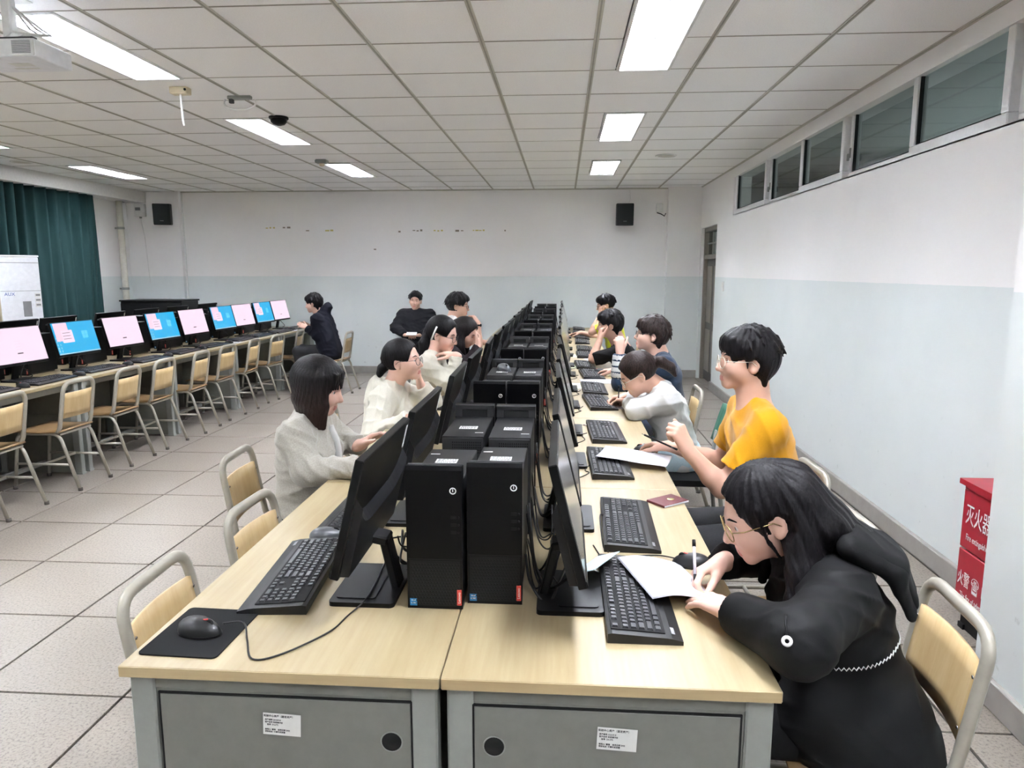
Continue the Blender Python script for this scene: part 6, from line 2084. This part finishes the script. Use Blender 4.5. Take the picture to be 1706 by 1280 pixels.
# 8 woman in the cream hoodie
P8 = person('person', 'person in a cream hoodie with round spectacles, chin on one hand', 0,
    pelvis=(-1.07, 4.12, 0.52), chest=(-0.995, 4.12, 0.915), head=(-0.920, 4.11, 1.060), hrot=(-8, -6, 0),
    armL=dict(wrist=(-0.845, 4.22, 0.905), elbow=(-0.79, 4.26, 0.795), D=(-0.05, -0.35, 0.9), N=(-0.9, -0.3, 0.1), curl=CHINREST),
    armR=dict(wrist=(-0.80, 3.72, 0.80), hint=(-1.0, 3.75, 0.7), D=(0.9, -0.2, -0.1), curl=RELAX),
    top=('hoodie', CREAM), trousers=('trousers', DENIM), hair=('pony', 'black'), skin='light', h=0.0055, sex='f', glasses='dark_frame',
    top_kw=dict(folds=0.0065, bulk=0.020, hood=True, collar_h=0.0), hair_kw=dict(tail=[(-1.045, 4.105, 1.015), (-1.06, 4.105, 0.985), (-1.065, 4.105, 0.965)], tail_r=(0.022, 0.028, 0.02, 0.008), tail_at=(-0.118, 0, -0.03), strand=0.0018, sf=30), seed=23)
# 9 woman with the white clip
P9 = person('person', 'person in a cream top with a white hair clip, chin on one hand', 0,
    pelvis=(-1.0, 4.97, 0.52), chest=(-0.905, 4.97, 1.005), head=(-0.830, 4.96, 1.140), hrot=(-10, 14, 0),
    armL=dict(wrist=(-0.70, 5.12, 0.82), hint=(-0.8, 5.3, 0.7), curl=RELAX),
    armR=dict(wrist=(-0.722, 4.84, 1.010), elbow=(-0.742, 4.78, 0.80), D=(-0.75, 0.35, 0.12), N=(-0.1, 0.1, -1), curl=RELAX),
    top=('knit_top', CREAM), trousers=('trousers', DARKT), hair=('pony', 'black'), skin='light', h=0.0065, sex='f', glasses='dark_frame',
    top_kw=dict(folds=0.006, bulk=0.012), hair_kw=dict(tail=[(-0.955, 4.95, 1.08), (-0.965, 4.95, 1.0), (-0.955, 4.95, 0.94)], tail_r=(0.03, 0.04, 0.035, 0.02), tail_at=(-0.11, 0, 0.0), strand=0.0018, sf=30), seed=27)
hp = P9['hp']
part('hair_clip', MB().tube([hp(-0.02, -0.100, 0.06) - P9['origin'], hp(-0.03, -0.104, 0.01) - P9['origin'], hp(-0.04, -0.100, -0.04) - P9['origin']], 0.006, 6), M['white'], P9['root'], label='long white hair clip')
# 10 woman looking down
P10 = person('person', 'person with long loose dark hair looking down, beyond the white hair clip', 0,
    pelvis=(-1.0, 6.10, 0.52), chest=(-0.90, 6.10, 0.945), head=(-0.825, 6.10, 1.060), hrot=(-14, 26, 0),
    armL=dict(wrist=(-0.70, 6.22, 0.81), hint=(-0.8, 6.4, 0.7), curl=RELAX),
    armR=dict(wrist=(-0.71, 6.02, 0.955), elbow=(-0.80, 5.93, 0.80), D=(0.05, 0.3, 0.4), N=(-0.8, 0.2, 0.4), curl=CHINREST),
    top=('top', PURP), trousers=('trousers', BLACKT), hair=('long', 'soft'), skin='light', h=0.0075, sex='f',
    hair_kw=dict(strand=0.002, sf=30, locks=[[(-0.04, -0.07, 0.03, 0.045), (-0.86, 6.01, 0.96, 0.04), (-0.83, 6.0, 0.88, 0.02)], [(-0.08, -0.04, 0.03, 0.055), (-0.93, 6.04, 0.98, 0.05), (-0.94, 6.03, 0.86, 0.03)],
                                    [(-0.08, 0.04, 0.03, 0.055), (-0.93, 6.14, 0.98, 0.05), (-0.94, 6.15, 0.86, 0.03)], [(-0.03, 0.075, 0.0, 0.035), (-0.84, 6.19, 0.95, 0.035), (-0.82, 6.2, 0.87, 0.02)]]), seed=29)
# 11 man in white with a watch
P11 = person('person', 'person in a white T-shirt with a dark wristwatch, hand at the mouth, far left side', 0,
    pelvis=(-1.15, 7.40, 0.54), chest=(-1.130, 7.40, 1.105), head=(-1.070, 7.40, 1.225), hrot=(-4, 4, 0),
    armL=dict(wrist=(-0.78, 7.6, 0.82), hint=(-0.9, 7.8, 0.7), curl=RELAX),
    armR=dict(wrist=(-0.858, 7.31, 1.055), elbow=(-0.850, 7.26, 0.835), D=(-0.50, 0.25, 0.75), N=(-0.7, 0.2, -0.6), curl=CHINREST),
    top=('t_shirt', WSH), trousers=('trousers', DARKT), hair=('short', 'black'), skin='warm', h=0.0075, glasses='dark_frame',
    top_kw=dict(sleeve='short', slen=0.75, folds=0.006), hair_kw=dict(fringe=0.060, vol=0.010, strand=0.006, sf=16), seed=33)
w_ = A_(-0.8575, 7.3, 1.035) - P11['origin']
part('wristwatch', MB().tube([w_ + A_(0.031 * math.cos(a), 0.028 * math.sin(a), 0) for a in [i * PI / 8 for i in range(16)]], 0.009, 8, closed=True).box(w_ + A_(0.03, -0.012, 0), (0.012, 0.03, 0.03), bev=0.003), M['black'], P11['root'], label='dark wristwatch')
# 12 man by the back wall
P12 = person('person', 'person in a charcoal shirt facing the camera, seated against the back wall', -90,
    pelvis=(-2.15, 10.60, 0.52), chest=(-2.165, 10.60, 1.000), head=(-2.168, 10.575, 1.150), hrot=(-86, 2, -4),
    armL=dict(wrist=(-2.06, 10.30, 0.665), elbow=(-1.86, 10.50, 0.755), D=(-0.85, -0.3, 0.0), N=(0, 0.3, -0.9), curl=RELAX),
    armR=dict(wrist=(-2.27, 10.30, 0.665), elbow=(-2.46, 10.50, 0.755), D=(0.85, -0.3, 0.0), N=(0, 0.3, -0.9), curl=RELAX),
    top=('shirt', CHAR), trousers=('trousers', BLACKT), hair=('short', 'black'), skin='warm', h=0.0085, shw=0.200, hs=1.08,
    hair_kw=dict(fringe=0.066, tufts=20), top_kw=dict(folds=0.006, bulk=0.036), seed=35)
tg = thing('phone', 'white phone held in the lap of the man by the back wall', 'phone', (-2.165, 10.235, 0.69), 0)
part('phone_body', MB().box((0, 0, 0), (0.15, 0.075, 0.009), rot=Matrix.Rotation(0.5, 3, 'X'), bev=0.003), M['white'], tg)
part('phone_screen', MB().box((0, 0.0025, 0.0045), (0.138, 0.066, 0.001), rot=Matrix.Rotation(0.5, 3, 'X')), M['black_bezel'], tg)
# 13 man in the navy hoodie
P13 = person('person', 'person in a dark navy hoodie, side-on at the far left desks', 180,
    pelvis=(-3.055, 9.32, 0.535), chest=(-3.185, 9.32, 1.015), head=(-3.265, 9.32, 1.160), hrot=(180, 8, 0),
    armL=dict(wrist=(-3.34, 9.24, 0.845), elbow=(-3.17, 9.16, 0.75), D=(-0.75, 0.05, 0.35), N=(-0.2, 0.7, -0.4), curl=RELAX, cuff=0.0),
    armR=dict(wrist=(-3.34, 9.40, 0.845), elbow=(-3.17, 9.50, 0.75), D=(-0.75, -0.05, 0.35), N=(-0.2, -0.7, -0.4), curl=RELAX),
    top=('hoodie', HOOD), trousers=('trousers', DARKT), hair=('mop', 'black'), skin='light', h=0.0080,
    knees=(((-3.47, 9.24, 0.535), (-3.40, 9.22, 0.085)), ((-3.47, 9.42, 0.535), (-3.40, 9.44, 0.085))),
    top_kw=dict(folds=0.006, bulk=0.024, hood=True, extra=[((-3.13, 9.32, 1.03), (-3.075, 9.32, 1.115), 0.085, 0.062, 0.03)]), hair_kw=dict(fringe=0.055, vol=0.004), seed=37)
